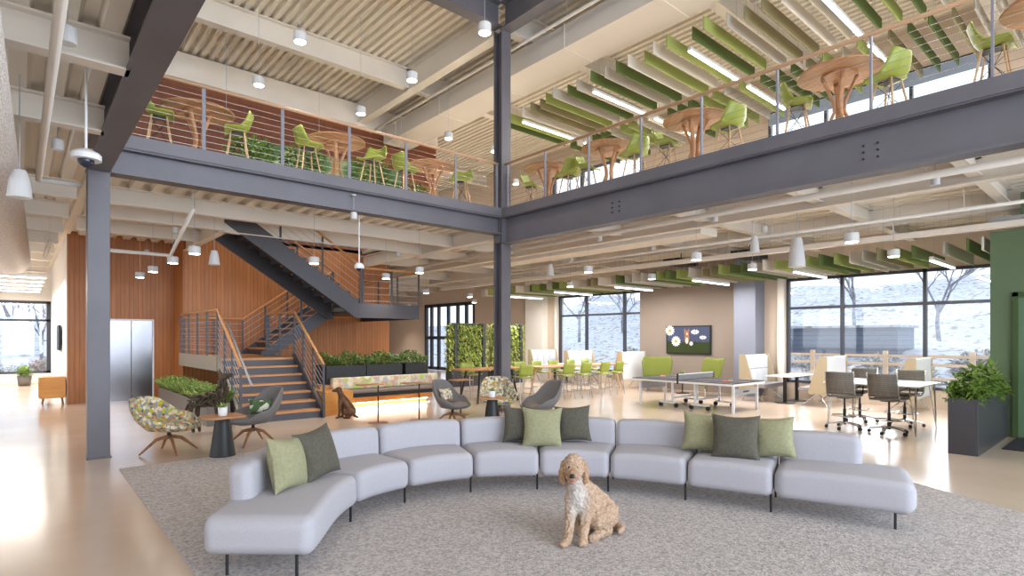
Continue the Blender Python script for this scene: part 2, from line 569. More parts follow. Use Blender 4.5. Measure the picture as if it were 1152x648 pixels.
deck('ceiling_roof', XL, XW, YF, YB, 9.05, .21, .08, 9.25, 'cream corrugated metal roof deck over the atrium')
dk = [(XL, VX0, YF, 27), (VX0, 3.3, VY, YB), (3.3, 8.2, VY, 13.2), (3.3, 8.2, WY2, YB), (8.2, XW, YF, YB)]
for i, (a, b, c, e) in enumerate(dk):
    deck('ceiling_lower' if i == 0 else 'ceiling_lower.%03d' % i, a, b, c, e, 4.22, .3, .08, 4.4,
         'cream corrugated deck under the upper floor, ' + ['over the left passage', 'in front of the elevator', 'in front of the stair', 'behind the stair wall', 'over the dining area'][i])

# steel frame
def ibeam(name, axis, c, a, b, z0, z1, w=.2, m='white_paint', label='', cat='beam', fl=.02, wt=.012):
    g = G()
    for (p, q, r, s_) in ((-w / 2, w / 2, z0, z0 + fl), (-w / 2, w / 2, z1 - fl, z1), (-wt / 2, wt / 2, z0 + fl, z1 - fl)):
        if axis == 'x':
            g.box(a, b, c + p, c + q, r, s_)
        else:
            g.box(c + p, c + q, a, b, r, s_)
    return g, lambda gg=g: struct(name, gg, m, label, cat)


bays = [3.9, 5.85, 7.75, 11.7, 13.0, 15.6, 18.6, 20.6, 22.6, 24.6]
for i, y in enumerate([1.95, 3.9, 5.85, 7.75, 9.61, 11.7, 13.65, 15.6, 17.6, 19.6, 21.6, 23.6, 25.6]):
    if y != 9.61:
        ibeam('joist_beam', 'x', y, XL, VX0 - .1, 3.93, 4.22, .16, 'white_paint', 'cream ceiling beam over the left passage, %s from the camera end' % nth(i))[1]()
for i, y in enumerate([11.7, 13.1, 15.0, 18.6, 21, 24, 27]):
    x1 = XW if y < 12 else (3.3 if y < 16 else XW)
    ibeam('joist_beam', 'x', y, VX0 + .1, x1, 3.93, 4.22, .16, 'white_paint', 'cream ceiling beam behind the left balcony edge, %s row back' % nth(i))[1]()
ibeam('joist_beam', 'x', 13.12, 3.3, 8.2, 3.9, 4.22, .16, 'white_paint', 'cream ceiling beam along the stair opening')[1]()
ibeam('joist_beam', 'y', 3.28, 13.1, WY2, 3.9, 4.22, .16, 'white_paint', 'cream beam at the left end of the stair opening')[1]()
ibeam('joist_beam', 'y', 8.25, 9.8, WY2, 3.9, 4.22, .2, 'white_paint', 'cream beam at the right end of the stair opening')[1]()
for i, y in enumerate([8.0, 5.9, 3.8, 1.7, -.4, 13.8, 15.9]):
    ibeam('joist_beam', 'x', y, VX1 + .2, XW, 3.95, 4.22, .16, 'white_paint', 'cream ceiling beam over the dining area, %s of its row' % nth(i))[1]()
for i, x in enumerate([10.3, 12.9]):
    ibeam('joist_beam', 'y', x, -6, 20, 3.86, 4.22, .18, 'white_paint', 'cream girder over the %s' % ['green stool side of the dining area', 'ceiling baffles'][i])[1]()

# dark edge girders, with slab-edge plates
def edge(axis, c, a, b, z0, side, label):
    g, fin = ibeam('edge_girder', axis, c, a, b, z0, 4.31, .26, 'steel', label, fl=.03)
    w = .13
    if axis == 'x':
        g.box(a, b, c - w - .03 * side if side > 0 else c - w, c + w, 4.31, 4.33)
        g.box(a, b, c - .15, c - .12, 4.30, 4.49)
    else:
        g.box(c - .15, c - .12, a, b, 4.30, 4.49) if side > 0 else g.box(c + .12, c + .15, a, b, 4.30, 4.49)
    return fin()


edge('x', VY, VX0 + .15, VX1 - .13, 3.93, 1, 'dark grey steel girder under the left balcony edge')
edge('y', VX1, YF, VY - .14, 3.72, 1, 'dark grey steel girder under the right balcony edge')
edge('y', VX0, YF, VY + .13, 3.93, -1, 'dark grey steel girder running overhead towards the left column')
# bolt groups on the right girder
for i, y in enumerate([2.3, 6.35]):
    b = G()
    for dy in (0, .16):
        for k in range(3):
            b.lathe([(.014, 0), (.014, .016)], 8)
            n = 16
            for q in range(len(b.v) - n, len(b.v)):
                vx, vy, vz = b.v[q]
                b.v[q] = (VX1 - .006 - vz, y + dy + vx, 3.93 + .085 * k + vy)
    tag(b.build('bolt_group', 'black'), 'six bolts on the right balcony girder, %s group' % ['near', 'far'][i], 'bolts', None, 'structure')

def column(x, y, z0, z1, s_, label):
    g = G().box(x - s_, x + s_, y - s_, y - s_ + .02, z0, z1).box(x - s_, x + s_, y + s_ - .02, y + s_, z0, z1).box(x - .008, x + .008, y - s_, y + s_, z0, z1)
    return struct('steel_column', g, 'steel', label, 'column')


struct('steel_column', G().box(.7, .95, 9.5, 9.75, 0, 3.93).box(.68, .97, 9.48, 9.77, 0, .015), 'steel', 'dark steel column at the left of the atrium', 'column', bevel=.006)
struct('steel_column', G().box(8.0, 8.26, 9.48, 9.5, 0, 8.5).box(8.0, 8.26, 9.74, 9.76, 0, 8.5).box(8.12, 8.14, 9.5, 9.74, 0, 8.5).box(7.98, 8.0, 9.52, 9.72, 3.75, 4.3),
       'steel', 'tall dark steel column where the two balconies meet', 'column')
# roof frame
ibeam('roof_beam', 'x', VY, VX0 - 9, VX1 - .12, 8.5, 9.05, .28, 'steel', 'dark steel roof beam above the left balcony', fl=.03)[1]()
ibeam('roof_beam', 'y', VX1, YF, VY - .1, 8.45, 9.05, .3, 'steel', 'dark steel roof beam above the right balcony', fl=.03)[1]()
ibeam('roof_beam', 'y', VX1, VY + .13, YB, 8.4, 9.05, .26, 'white_paint', 'cream roof girder running back from the tall column', fl=.03)[1]()
for i, (y, a, b) in enumerate([(13.6, -9, VX1), (13.6, VX1, XW), (6.0, VX1, XW), (2.3, VX1, XW), (-1.4, VX1, XW), (9.61, VX1 + .2, XW), (20, -9, XW), (24, -9, XW)]):
    ibeam('roof_beam', 'x', y, a, b, 8.5, 9.05, .24, 'white_paint', ['cream roof beam above the green mural', 'cream roof beam far right behind the tall column', 'cream roof beam over the upper baffles, far one', 'cream roof beam over the upper baffles, middle one',
          'cream roof beam over the upper baffles, near one', 'cream roof beam in line with the tall column', 'cream roof beam beyond the upper timber wall', 'farthest cream roof beam'][i], fl=.03)[1]()


# railings
def railing(axis, c, a, b, posts, label):
    t = thing('railing', label, 'railing', (a, c, 4.42) if axis == 'x' else (c, a, 4.42))
    def P(s_, z, off=0):
        return (s_ - a, off, z - 4.42) if axis == 'x' else (off, s_ - a, z - 4.42)
    for p in posts:
        G().bar(P(p, 4.32), P(p, 5.46), .024, .05 if axis == 'x' else .05).build('post', 'post_grey', t)
    G().tube([P(a, 5.49), P(b, 5.49)], .028, 10).build('handrail', 'cap', t, smooth=True)
    for k in range(9):
        z = 4.56 + k * .098
        G().tube([P(a, z), P(b, z)], .0032, 5).build('cable', 'chrome', t)


railing('x', VY - .02, VX0 + .15, 7.98, [.98, 2.13, 3.31, 4.49, 5.66, 6.84, 7.95], 'cable railing with timber handrail along the left balcony edge')
railing('y', VX1 - .02, -4, 9.5, [-3.4, -2.3, -1.15, .02, 1.19, 2.37, 3.54, 4.72, 5.87, 7.06, 8.23, 9.4], 'cable railing with timber handrail along the right balcony edge')

# white duct of the upper floor, thin pipes
g = G().box(8.85, 9.8, -6, 16.4, 7.9, 8.4)
for y in [-3.6, -1.2, 1.2, 3.6, 6.0, 8.4, 10.8, 13.2, 15.6]:
    g.box(8.835, 9.815, y - .012, y + .012, 7.885, 8.42)
g2 = tag(g.build('air_duct', 'duct', bevel=.01), 'big rectangular cream air duct above the right balcony', 'duct')
for y in [-3, 0, 3, 6, 9, 12, 15]:
    pass
G().box(8.9, 8.91, 3, 3.02, 8.4, 9.06).box(9.7, 9.71, 3, 3.02, 8.4, 9.06).box(8.9, 8.91, 9, 9.02, 8.4, 9.06).box(9.7, 9.71, 9, 9.02, 8.4, 9.06).build('hanger', 'duct', g2)


def pipe(pts, r, label, m='duct', hang=None, name='pipe'):
    g = G().tube(pts, r, 10)
    for h in hang or []:
        g.tube([h, (h[0], h[1], h[3] if len(h) > 3 else 9.07)][:1] + [(h[0], h[1], h[3] if len(h) > 3 else 9.07)], .006, 5) if False else g.tube([(h[0], h[1], h[2]), (h[0], h[1], h[3])], .006, 5)
    return tag(g.build(name, m, smooth=True), label, 'pipe')


pipe([(8.5, -6, 8.25), (8.5, 29.9, 8.25)], .035, 'thin cream sprinkler pipe beside the tall column under the roof', hang=[(8.5, y, 8.25, 9.04) for y in range(-4, 28, 4)])
pipe([(2.6, 9.8, 8.75), (2.6, 13.5, 8.75), (2.6, 13.9, 8.75), (2.6, 16.5, 8.75)], .035, 'cream sprinkler pipe under the roof at the left', hang=[(2.6, 12, 8.75, 9.06), (2.6, 15.6, 8.75, 9.06)])
pipe([(.2, -2, 3.76), (.2, 9.8, 3.76), (.66, 9.8, 3.76)], .036, 'cream pipe running overhead beside the perforated duct', hang=[(.2, 3, 3.76, 4.21), (.2, 6.8, 3.76, 4.21)])
pipe([(.95, 12.2, 3.2), (2.15, 12.2, 3.2), (2.15, 10.4, 3.75)], .035, 'cream pipe bent under the ceiling beside the left column', hang=[(2.15, 10.4, 3.75, 4.215), (1.0, 12.2, 3.2, 4.215)])
pipe([(.45, 14, 3.5), (.45, 16.6, 3.5)], .04, 'short cream pipe under the left passage ceiling', hang=[(.45, 14.1, 3.5, 4.29), (.45, 16.4, 3.5, 4.29)])
pipe([(9.0, -5, 3.78), (9.0, 16.3, 3.78)], .05, 'long cream pipe below the right girder', hang=[(9.0, y, 3.78, 4.215) for y in range(-4, 16, 3)])
pipe([(11.25, 1, 3.68), (11.25, 16.3, 3.68)], .03, 'long cream pipe over the dining tables', hang=[(11.25, y, 3.68, 4.215) for y in range(2, 16, 3)])
tr = G().box(12.12, 12.28, -5, 18, 3.46, 3.56)
tag(tr.build('cable_tray', 'white_paint', bevel=.01), 'long cream cable rail passing over the green wall', 'cable tray')
for y in [-3, 0, 3.2, 6.4, 9.6, 12.8, 16]:
    G().box(12.19, 12.2, y, y + .01, 3.56, 4.24).build('hanger_rod', 'white_paint', bpy.data.objects['cable_tray'])
lt = G()
for y in range(26):
    lt.box(12.3, 12.62, -4.6 + y * .25, -4.57 + y * .25, 3.6, 3.62)
lt.box(12.3, 12.32, -4.7, 1.85, 3.58, 3.66).box(12.6, 12.62, -4.7, 1.85, 3.58, 3.66)
tag(lt.build('cable_ladder', 'greymetal'), 'ladder cable tray lying above the green wall', 'cable tray')
dd = G().lathe([(.36, 0), (.36, 21.2)], 28)
o = dd.build('air_duct', 'perforated', smooth=False)
o.rotation_euler = (R(-90), 0, 0); o.location = (-.6, -3, 3.54); o.rotation_euler = (R(-90), 0, R(-1.26))
for p in o.data.polygons: p.use_smooth = len(p.vertices) == 4
tag(o, 'round perforated air duct along the left edge of the ceiling', 'duct')
o = G().box(10.45, 11.1, 6.1, 13.4, 3.78, 3.95).build('air_duct', 'white_paint', bevel=.01)
tag(o, 'flat cream duct above the dining chairs', 'duct')
for i, y in enumerate([8.2, 6.3]):
    o = G().box(13.0, 13.9, y, y + .5, 3.6, 3.75).build('ceiling_grille', 'black')
    tag(o, ['dark grille under the ceiling near the television wall', 'dark grille under the ceiling above the booth'][i], 'grille')
    G().box(13.4, 13.42, y + .2, y + .22, 3.75, 4.25).build('hanger_rod', 'black', o)

# ================================================================ STAIR
st = thing('staircase', 'grey steel switchback staircase with oak treads and cable railings', 'staircase', (3.2, 11.45, 0))
SX, SY = 3.2, 11.45
def S(x, y, z): return (x - SX, y - SY, z)
def sbox(g, x0, x1, y0, y1, z0, z1): return g.box(x0 - SX, x1 - SX, y0 - SY, y1 - SY, z0, z1)
L1 = 1.21; L2 = 2.45
r1 = L1 / 7
for i in range(7):
    y = 11.45 + i * .2517
    z = (i + 1) * r1
    sbox(G(), 3.2, 4.72, y, y + .02, z - r1, z - .04).build('riser', 'stair', st)
    if i < 6:
        sbox(G(), 3.2, 4.72, y - .02, y + .27, z - .04, z).build('tread', 'wood', st, bevel=.006)
# landing one
sbox(G(), 3.16, 4.75, 12.96, 16.55, L1 - .05, L1).build('landing', 'wood', st)
sbox(G(), 3.1, 3.16, 12.9, 16.55, L1 - .26, L1 + .05).build('landing_fascia', 'conc', st)
sbox(G(), 3.16, 4.75, 12.99, 16.5, L1 - .22, L1 - .05).build('landing_soffit', 'stair', st)
# flight one stringers
def stringer(pts, x0, x1, axis, m='stair', name='stringer'):
    g = G()
    n = len(pts)
    if axis == 'x':   # profile in y,z extruded in x
        V = [S(x0, a, b) for a, b in pts] + [S(x1, a, b) for a, b in pts]
    else:
        V = [S(a, x0, b) for a, b in pts] + [S(a, x1, b) for a, b in pts]
    F = [tuple(range(n - 1, -1, -1)), tuple(range(n, 2 * n))] + [(i, (i + 1) % n, n + (i + 1) % n, n + i) for i in range(n)]
    g.add(V, F)
    return g.build(name, m, st)
stringer([(11.30, 0), (11.30, .12), (12.9, L1 + .08), (13.05, L1 + .08), (13.05, L1 - .25), (12.9, L1 - .25), (11.6, 0)], 3.12, 3.16, 'x', 'conc')
stringer([(11.30, 0), (11.30, .12), (12.9, L1 + .08), (13.05, L1 + .08), (13.05, L1 - .25), (12.9, L1 - .25), (11.6, 0)], 4.72, 4.76, 'x')
# flight two: climbs in x from 4.75 to 6.44, y 14.9..16.5
r2 = (L2 - L1) / 7
for i in range(7):
    x = 4.75 + i * .2417
    z = L1 + (i + 1) * r2
    sbox(G(), x, x + .015, 14.92, 16.45, z - r2, z - .04).build('riser', 'stair', st)
    if i < 6:
        sbox(G(), x - .02, x + .26, 14.92, 16.45, z - .04, z).build('tread', 'wood', st, bevel=.006)
for yy in (14.86, 16.46):
    stringer([(4.6, L1 - .22), (4.6, L1 + .06), (6.3, L2 + .08), (6.5, L2 + .08), (6.5, L2 - .3), (6.35, L2 - .3)], yy, yy + .05, 'y')
# landing two
sbox(G(), 6.44, 8.11, 13.14, 16.5, L2 - .1, L2).build('landing', 'conc', st)
sbox(G(), 6.38, 8.14, 13.08, 13.14, L2 - .3, L2 + .06).build('landing_fascia', 'stair', st)
sbox(G(), 8.11, 8.16, 13.145, 16.55, L2 - .3, L2 + .06).build('landing_fascia', 'stair', st)
sbox(G(), 6.44, 8.11, 13.14, 16.5, L2 - .14, L2 - .1).build('landing_soffit', 'stair', st)
# flight three: climbs back in -x from 6.44 to 3.4, y 13.14..14.7
r3 = (Z2 - L2) / 11
run3 = .273
for i in range(11):
    x = 6.44 - i * run3
    z = L2 + (i + 1) * r3
    sbox(G(), x - .015, x, 13.14, 14.7, z - r3, z - .04).build('riser', 'stair', st)
    if i < 10:
        sbox(G(), x - run3 - .02, x + .02, 13.14, 14.7, z - .045, z).build('tread', 'stair', st)
sl = r3 / run3
for yy in (13.08, 14.7):
    stringer([(6.378, L2 - .3), (6.3, L2 - .3), (3.3, L2 - .3 + 3.0 * sl), (3.3, L2 + .1 + 3.14 * sl - .0), (6.378, L2 + .12)], yy, yy + .06, 'y')


def rail(pts, hh, npost, cables=6, wood=True, tops=None, pr=.018, pm='stair', skip_ends=False):
    """guard along base polyline pts"""
    top = [Vector(p) + Vector((0, 0, hh)) for p in pts]
    G().tube([S(*p) for p in top], .028, 8).build('handrail', 'wood' if wood else 'stair', st, smooth=True)
    for k in range(cables):
        q = [Vector(p) + Vector((0, 0, hh * (k + .8) / (cables + .6))) for p in pts]
        G().tube([S(*p) for p in q], .005, 5).build('cable', 'greymetal', st)
    # posts
    for i in range(len(pts) - 1):
        a, b = Vector(pts[i]), Vector(pts[i + 1])
        n = npost[i]
        for j in range(n + 1):
            if i > 0 and j == 0: continue
            p = a.lerp(b, j / max(n, 1))
            G().bar(S(*(p - Vector((0, 0, .1)))), S(*(p + Vector((0, 0, hh)))), .02, .045).build('post', pm, st)


rail([(3.14, 11.32, .12), (3.14, 12.96, L1 + .05), (3.14, 16.5, L1 + .05)], .98, [3, 4], 7)
rail([(4.74, 11.32, .12), (4.74, 12.96, L1 + .05), (4.74, 14.86, L1 + .05)], .98, [3, 2], 7)
rail([(3.2, 16.42, L1), (4.6, 16.42, L1), (6.4, 16.42, L2 + .02)], .95, [2, 3], 5)
rail([(4.8, 14.885, L1 + .09), (6.44, 14.88, L2 + .05)], .95, [2], 5)
rail([(6.44, 13.11, L2 + .05), (3.5, 13.11, L2 + .05 + 2.94 * sl)], .95, [3], 5)
rail([(6.44, 14.73, L2 + .05), (3.5, 14.73, L2 + .05 + 2.94 * sl)], .95, [3], 5)
rail([(6.5, 13.112, L2), (8.13, 13.112, L2), (8.13, 16.5, L2)], .95, [2, 3], 5)
# stainless grab rail inside flight one
G().tube([S(3.3, 11.2, .75), S(3.3, 11.35, .85), S(3.3, 12.9, L1 + .8)], .02, 8).build('grab_rail', 'greymetal', st, smooth=True)

# ================================================================ SOFA
FP = [(-1.346, 3.775), (-1.35, 5.03), (-.993, 5.55), (-.39, 5.91), (.294, 6.01), (1.02, 5.914), (1.73, 5.60), (2.41, 5.21), (3.35, 4.64)]
HD = [90, 74, 43, 19, 0, -17, -28, -30, -31]
HD = [R(h) for h in HD]
sofa_o = Vector((*cw(.8, 6.3), 0))
def rrect(d0, d1, z0, z1, r, n=5):
    pts = []
    for cx_, cz_, a0 in ((d1 - r, z1 - r, 0), (d0 + r, z1 - r, 90), (d0 + r, z0 + r, 180), (d1 - r, z0 + r, 270)):
        for k in range(n + 1):
            a = R(a0 + 90 * k / n)
            pts.append((cx_ + r * math.cos(a), cz_ + r * math.sin(a)))
    return pts


def softloft(i, d0, d1, z0, z1, r, s0=0, s1=1, er=.05, lean=0, n=14, gap=.006):
    """body swept along module i of the sofa front line"""
    a, b = Vector(FP[i]), Vector(FP[i + 1])
    L_ = (b - a).length
    ta, tb = Vector((math.cos(HD[i]), math.sin(HD[i]))) * L_, Vector((math.cos(HD[i + 1]), math.sin(HD[i + 1]))) * L_
    def fr(s_):
        p = a * (2 * s_ ** 3 - 3 * s_ ** 2 + 1) + ta * (s_ ** 3 - 2 * s_ ** 2 + s_) + b * (-2 * s_ ** 3 + 3 * s_ ** 2) + tb * (s_ ** 3 - s_ ** 2)
        h = HD[i] + (HD[i + 1] - HD[i]) * s_
        return p, Vector((-math.sin(h), math.cos(h)))
    g = G()
    ds = [0, .12, .3, .55, .8, 1]
    ss = [(er * (1 - math.cos(k * PI / 2)), er * (1 - math.sin(k * PI / 2))) for k in ds]  # (dist, inset)
    stn = []
    Ls = L_ * (s1 - s0)
    for d_, ins in ss:
        stn.append((s0 + (d_ + gap) / L_, ins))
    for k in range(1, n):
        stn.append((s0 + (er + gap) / L_ + (s1 - s0 - 2 * (er + gap) / L_) * k / n, 0))
    for d_, ins in reversed(ss):
        stn.append((s1 - (d_ + gap) / L_, ins))
    V, F = [], []
    k0 = None
    for s_, ins in stn:
        p, nrm = fr(s_)
        ring = rrect(d0 + ins, d1 - ins, z0 + ins, z1 - ins, max(r - ins * .6, .012))
        k0 = len(ring)
        for d_, z in ring:
            dd_ = d_ + lean * (z - z0)
            bul = .018 * math.sin(PI * min(1, max(0, (s_ - s0) / (s1 - s0)))) if z > (z0 + z1) / 2 else 0
            q = p + nrm * dd_
            wx, wy = cw(q.x, q.y)
            V.append((wx - sofa_o.x, wy - sofa_o.y, z + bul))
    for x in range(len(stn) - 1):
        for y in range(k0):
            F.append((x * k0 + y, x * k0 + (y + 1) % k0, (x + 1) * k0 + (y + 1) % k0, (x + 1) * k0 + y))
    F.append(tuple(range(k0 - 1, -1, -1)))
    F.append(tuple((len(stn) - 1) * k0 + y for y in range(k0)))
    return g.add(V, F)


pos8 = ['left end module', 'module behind the left pair of pillows', 'module left of the middle pillows', 'module left half under the middle pillows', 'module right of the middle pillows', 'module left of the right pillows',
        'module under the right pillows', 'right end module']
for i in range(8):
    t = thing('sofa_module', 'pale grey upholstered curved sofa, ' + ['left end chaise module with two pillows', 'module beside the left end chaise, behind the left pillows', 'second module left of the middle pillows',
              'module just left of the middle pillows', 'module behind the sitting dog', 'module right of the dog', 'module under the right pillow trio', 'right end chaise module'][i], 'sofa', sofa_o, 0, 'curved sectional sofa')
    softloft(i, 0, .76, .165, .435, .07, er=.06 if 0 < i < 7 else .09).build('seat', 'sofa', t, smooth=True)
    s0, s1 = (0, 1)
    if i == 0: s0 = .27
    if i == 7: s1 = .66
    softloft(i, .56, .75, .30, .70, .06, s0, s1, er=.05 if 0 < i < 7 else .075, lean=.06).build('backrest', 'sofa', t, smooth=True)
    lp = []
    if i == 0: lp = [(i, .05, .12), (i, .08, .62)]
    lp.append((i, .97, .09))
    if i == 7: lp = [(i, .86, .12), (i, .9, .65)]
    lp.append((i, .96 if i < 7 else .1, .66))
    for (j, s_, d_) in lp:
        a, b = Vector(FP[j]), Vector(FP[j + 1])
        h = HD[j] + (HD[j + 1] - HD[j]) * s_
        q = a.lerp(b, s_) + Vector((-math.sin(h), math.cos(h))) * d_
        wx, wy = cw(q.x, q.y)
        G().tube([(wx - sofa_o.x, wy - sofa_o.y, .012), (wx - sofa_o.x, wy - sofa_o.y, .18)], .011, 8).build('leg', 'black', t)


def pillow(label, X, Y, z, yaw, pitch, size=.45, m='pil_l', group='sofa pillows', roll=0, sy=None, name='throw_pillow'):
    """square cushion; yaw in the room seen from the camera (0 = faces the camera), pitch leans it back"""
    g = G()
    n = 17
    def fn(side):
        def f(u, v):
            a, b = u * 2 - 1, v * 2 - 1
            th = (max(0, 1 - a * a) * max(0, 1 - b * b)) ** .45 * .1
            pin = 1 - .13 * (1 - a * a) * b * b
            pin2 = 1 - .13 * (1 - b * b) * a * a
            wr = .006 * noise.noise(Vector((a * 2.3 + X * 5, b * 2.3, side))) * (1 - abs(a * b))
            return Vector((a * size / 2 * pin2, side * (th + wr), b * (sy or size) / 2 * pin))
        return f
    g.grid(fn(-1), n, n).grid(fn(1), n, n)
    wx, wy = cw(X, Y)
    o = g.build(name, m, smooth=True)
    o.rotation_mode = 'XYZ'
    o.matrix_world = Matrix.Translation((wx, wy, z)) @ Matrix.Rotation(R(yaw) - TH, 4, 'Z') @ Matrix.Rotation(R(pitch), 4, 'X') @ Matrix.Rotation(R(roll), 4, 'Y')
    return tag(o, label, 'pillow', group)


pillow('light olive pillow leaning on the left end of the sofa', -1.80, 4.52, .645, 80, -14, .44, 'pil_l', roll=6)
pillow('dark moss pillow leaning on the left end of the sofa', -1.68, 4.86, .655, 68, -16, .45, 'pil_d', roll=-6)
pillow('dark moss pillow at the left of the middle trio', .10, 6.50, .655, 6, -12, .42, 'pil_d', roll=2)
pillow('dark moss pillow at the right of the middle trio', .70, 6.50, .66, -8, -12, .42, 'pil_d', roll=-3)
pillow('light olive pillow in front of the middle trio', .34, 6.34, .64, 0, -16, .46, 'pil_l', roll=1)
pillow('light olive pillow at the left of the right trio', 2.02, 5.98, .65, -22, -12, .42, 'pil_l', roll=3)
pillow('light olive pillow at the right of the right trio', 2.62, 5.66, .65, -32, -12, .42, 'pil_l', roll=-5)
pillow('dark moss pillow in front of the right trio', 2.25, 5.68, .645, -24, -15, .47, 'pil_d', roll=0)

# ================================================================ DOG
def body(segs, g=None):
    """chain of spheres between joints: (p0, r0, p1, r1)"""
    g = g or G()
    for p0, ra, p1, rb in segs:
        p0, p1 = Vector(p0), Vector(p1)
        n = max(2, int((p1 - p0).length / (min(ra, rb) * .35)) + 1)
        for i in range(n + 1):
            t = i / n
            g.ell(p0.lerp(p1, t), [(ra + (rb - ra) * t)] * 3, nu=12, nv=8)
    return g


def fur_mat():
    m, N, L, b = new_mat('dog_coat')
    tc = N.new('ShaderNodeTexCoord')
    nz = N.new('ShaderNodeTexNoise'); nz.inputs['Scale'].default_value = 42; nz.inputs['Detail'].default_value = 5
    L.new(tc.outputs['Object'], nz.inputs['Vector'])
    cr = N.new('ShaderNodeValToRGB')
    cr.color_ramp.elements[0].position = .3; cr.color_ramp.elements[0].color = lin((168, 136, 112))
    cr.color_ramp.elements[1].position = .7; cr.color_ramp.elements[1].color = lin((206, 178, 152))
    L.new(nz.outputs['Fac'], cr.inputs[0])
    # pale chest bib: distance from a point on the chest
    vm = N.new('ShaderNodeVectorMath'); vm.operation = 'DISTANCE'; vm.inputs[1].default_value = (-.045, -.15, .36)
    mp = N.new('ShaderNodeMapping'); mp.inputs['Scale'].default_value = (1.3, 1, .62)
    mp.inputs['Location'].default_value = (0.01, 0, .135)
    L.new(tc.outputs['Object'], mp.inputs[0]); L.new(mp.outputs[0], vm.inputs[0])
    mr = N.new('ShaderNodeMapRange'); mr.inputs[1].default_value = .07; mr.inputs[2].default_value = .15; mr.inputs[3].default_value = 1; mr.inputs[4].default_value = 0
    L.new(vm.outputs['Value'], mr.inputs[0])
    mx = N.new('ShaderNodeMix'); mx.data_type = 'RGBA'
    L.new(mr.outputs[0], mx.inputs[0]); L.new(cr.outputs[0], mx.inputs[6]); mx.inputs[7].default_value = lin((204, 194, 186))
    v2 = N.new('ShaderNodeVectorMath'); v2.operation = 'DISTANCE'; v2.inputs[1].default_value = (-.09, -.2, .555)
    L.new(tc.outputs['Object'], v2.inputs[0])
    m2 = N.new('ShaderNodeMapRange'); m2.inputs[1].default_value = .03; m2.inputs[2].default_value = .075; m2.inputs[3].default_value = .85; m2.inputs[4].default_value = 0
    L.new(v2.outputs['Value'], m2.inputs[0])
    x2 = N.new('ShaderNodeMix'); x2.data_type = 'RGBA'
    L.new(m2.outputs[0], x2.inputs[0]); L.new(mx.outputs[2], x2.inputs[6]); x2.inputs[7].default_value = lin((150, 104, 72))
    L.new(x2.outputs[2], b.inputs['Base Color'])
    b.inputs['Roughness'].default_value = .9
    n2 = N.new('ShaderNodeTexNoise'); n2.inputs['Scale'].default_value = 90; n2.inputs['Detail'].default_value = 4; n2.inputs['Distortion'].default_value = 1.5
    L.new(tc.outputs['Object'], n2.inputs['Vector'])
    bp = N.new('ShaderNodeBump'); bp.inputs['Strength'].default_value = .9; bp.inputs['Distance'].default_value = .01
    L.new(n2.outputs['Fac'], bp.inputs['Height']); L.new(bp.outputs[0], b.inputs['Normal'])
    return m


M['fur'] = fur_mat()
# local axes of the dog: +x is right in the photograph, -y towards the camera
dwx, dwy = cw(.56, 4.62)
dog = thing('dog', 'cream curly-haired dog sitting on the grey carpet before the sofa', 'dog', (dwx, dwy, .012), -TH)
seg = [
    # torso from chest up front to rump
    ((-.01, -.02, .40), .105, (.06, .05, .33), .115), ((.06, .05, .33), .115, (.17, .13, .21), .125), ((.17, .13, .21), .125, (.22, .16, .15), .128),
    ((-.03, -.06, .36), .085, (.0, -.03, .28), .09), ((.0, -.03, .28), .09, (.12, .05, .2), .1),
    # neck
    ((-.02, -.03, .42), .095, (-.06, -.07, .53), .075),
    # front leg near: shoulder, elbow, wrist, paw
    ((.04, -.06, .34), .07, (.04, -.08, .22), .05), ((.04, -.08, .22), .048, (.01, -.14, .09), .036), ((.01, -.14, .09), .036, (.0, -.17, .035), .038), ((.0, -.17, .035), .036, (-.01, -.21, .028), .03),
    ((-.07, -.05, .34), .062, (-.09, -.08, .2), .046), ((-.09, -.08, .2), .044, (-.11, -.15, .08), .034), ((-.11, -.15, .08), .034, (-.13, -.19, .035), .034), ((-.13, -.19, .035), .034, (-.16, -.225, .026), .029),
    # near haunch: hip, knee forward, hock, foot
    ((.20, .06, .17), .115, (.13, -.03, .16), .085), ((.13, -.03, .16), .075, (.22, .02, .06), .05), ((.22, .02, .06), .045, (.12, -.06, .035), .036), ((.12, -.06, .035), .036, (.07, -.10, .028), .03),
    # far haunch
    ((.12, .2, .16), .11, (.03, .14, .13), .07), ((.03, .14, .13), .06, (.0, .06, .035), .034),
    # tail
    ((.27, .18, .08), .04, (.34, .2, .04), .035), ((.34, .2, .04), .034, (.36, .12, .035), .03), ((.36, .12, .035), .03, (.33, .05, .035), .022),
    # skull, cheeks, muzzle (turned towards the camera, a little left)
    ((-.065, -.09, .625), .082, (-.065, -.10, .59), .085), ((-.07, -.13, .575), .068, (-.085, -.19, .555), .054), ((-.085, -.185, .548), .044, (-.09, -.2, .545), .04), ((-.08, -.14, .53), .045, (-.085, -.175, .515), .034),
]
db = body(seg).build('body', 'fur', dog, remesh=.007, disp=.03, dscale=.02)
for sx, ex in ((-1, -.138), (1, .01)):
    e = body([((ex, -.075, .63), .026, (ex + .012 * sx, -.09, .57), .034), ((ex + .012 * sx, -.09, .57), .034, (ex + .016 * sx, -.1, .50), .032), ((ex + .016 * sx, -.1, .50), .03, (ex + .01 * sx, -.1, .47), .018)])
    e.build('ear', mat('dog_ear_coat', (178, 144, 114), .95, col2=(150, 116, 88), scale=40), dog, remesh=.007, disp=.025, dscale=.018)
G().ell((-.094, -.246, .562), (.022, .016, .017)).build('nose', mat('dog_nose', (38, 28, 28), .35), dog, smooth=True)
for ex in (-.108, -.048):
    G().ell((ex, -.168, .612), (.0105, .009, .0105)).build('eye', mat('dog_eye', (24, 16, 14), .15), dog, smooth=True)
G().ell((-.09, -.215, .507), (.018, .018, .008)).build('tongue', mat('dog_tongue', (200, 120, 120), .5), dog, smooth=True)

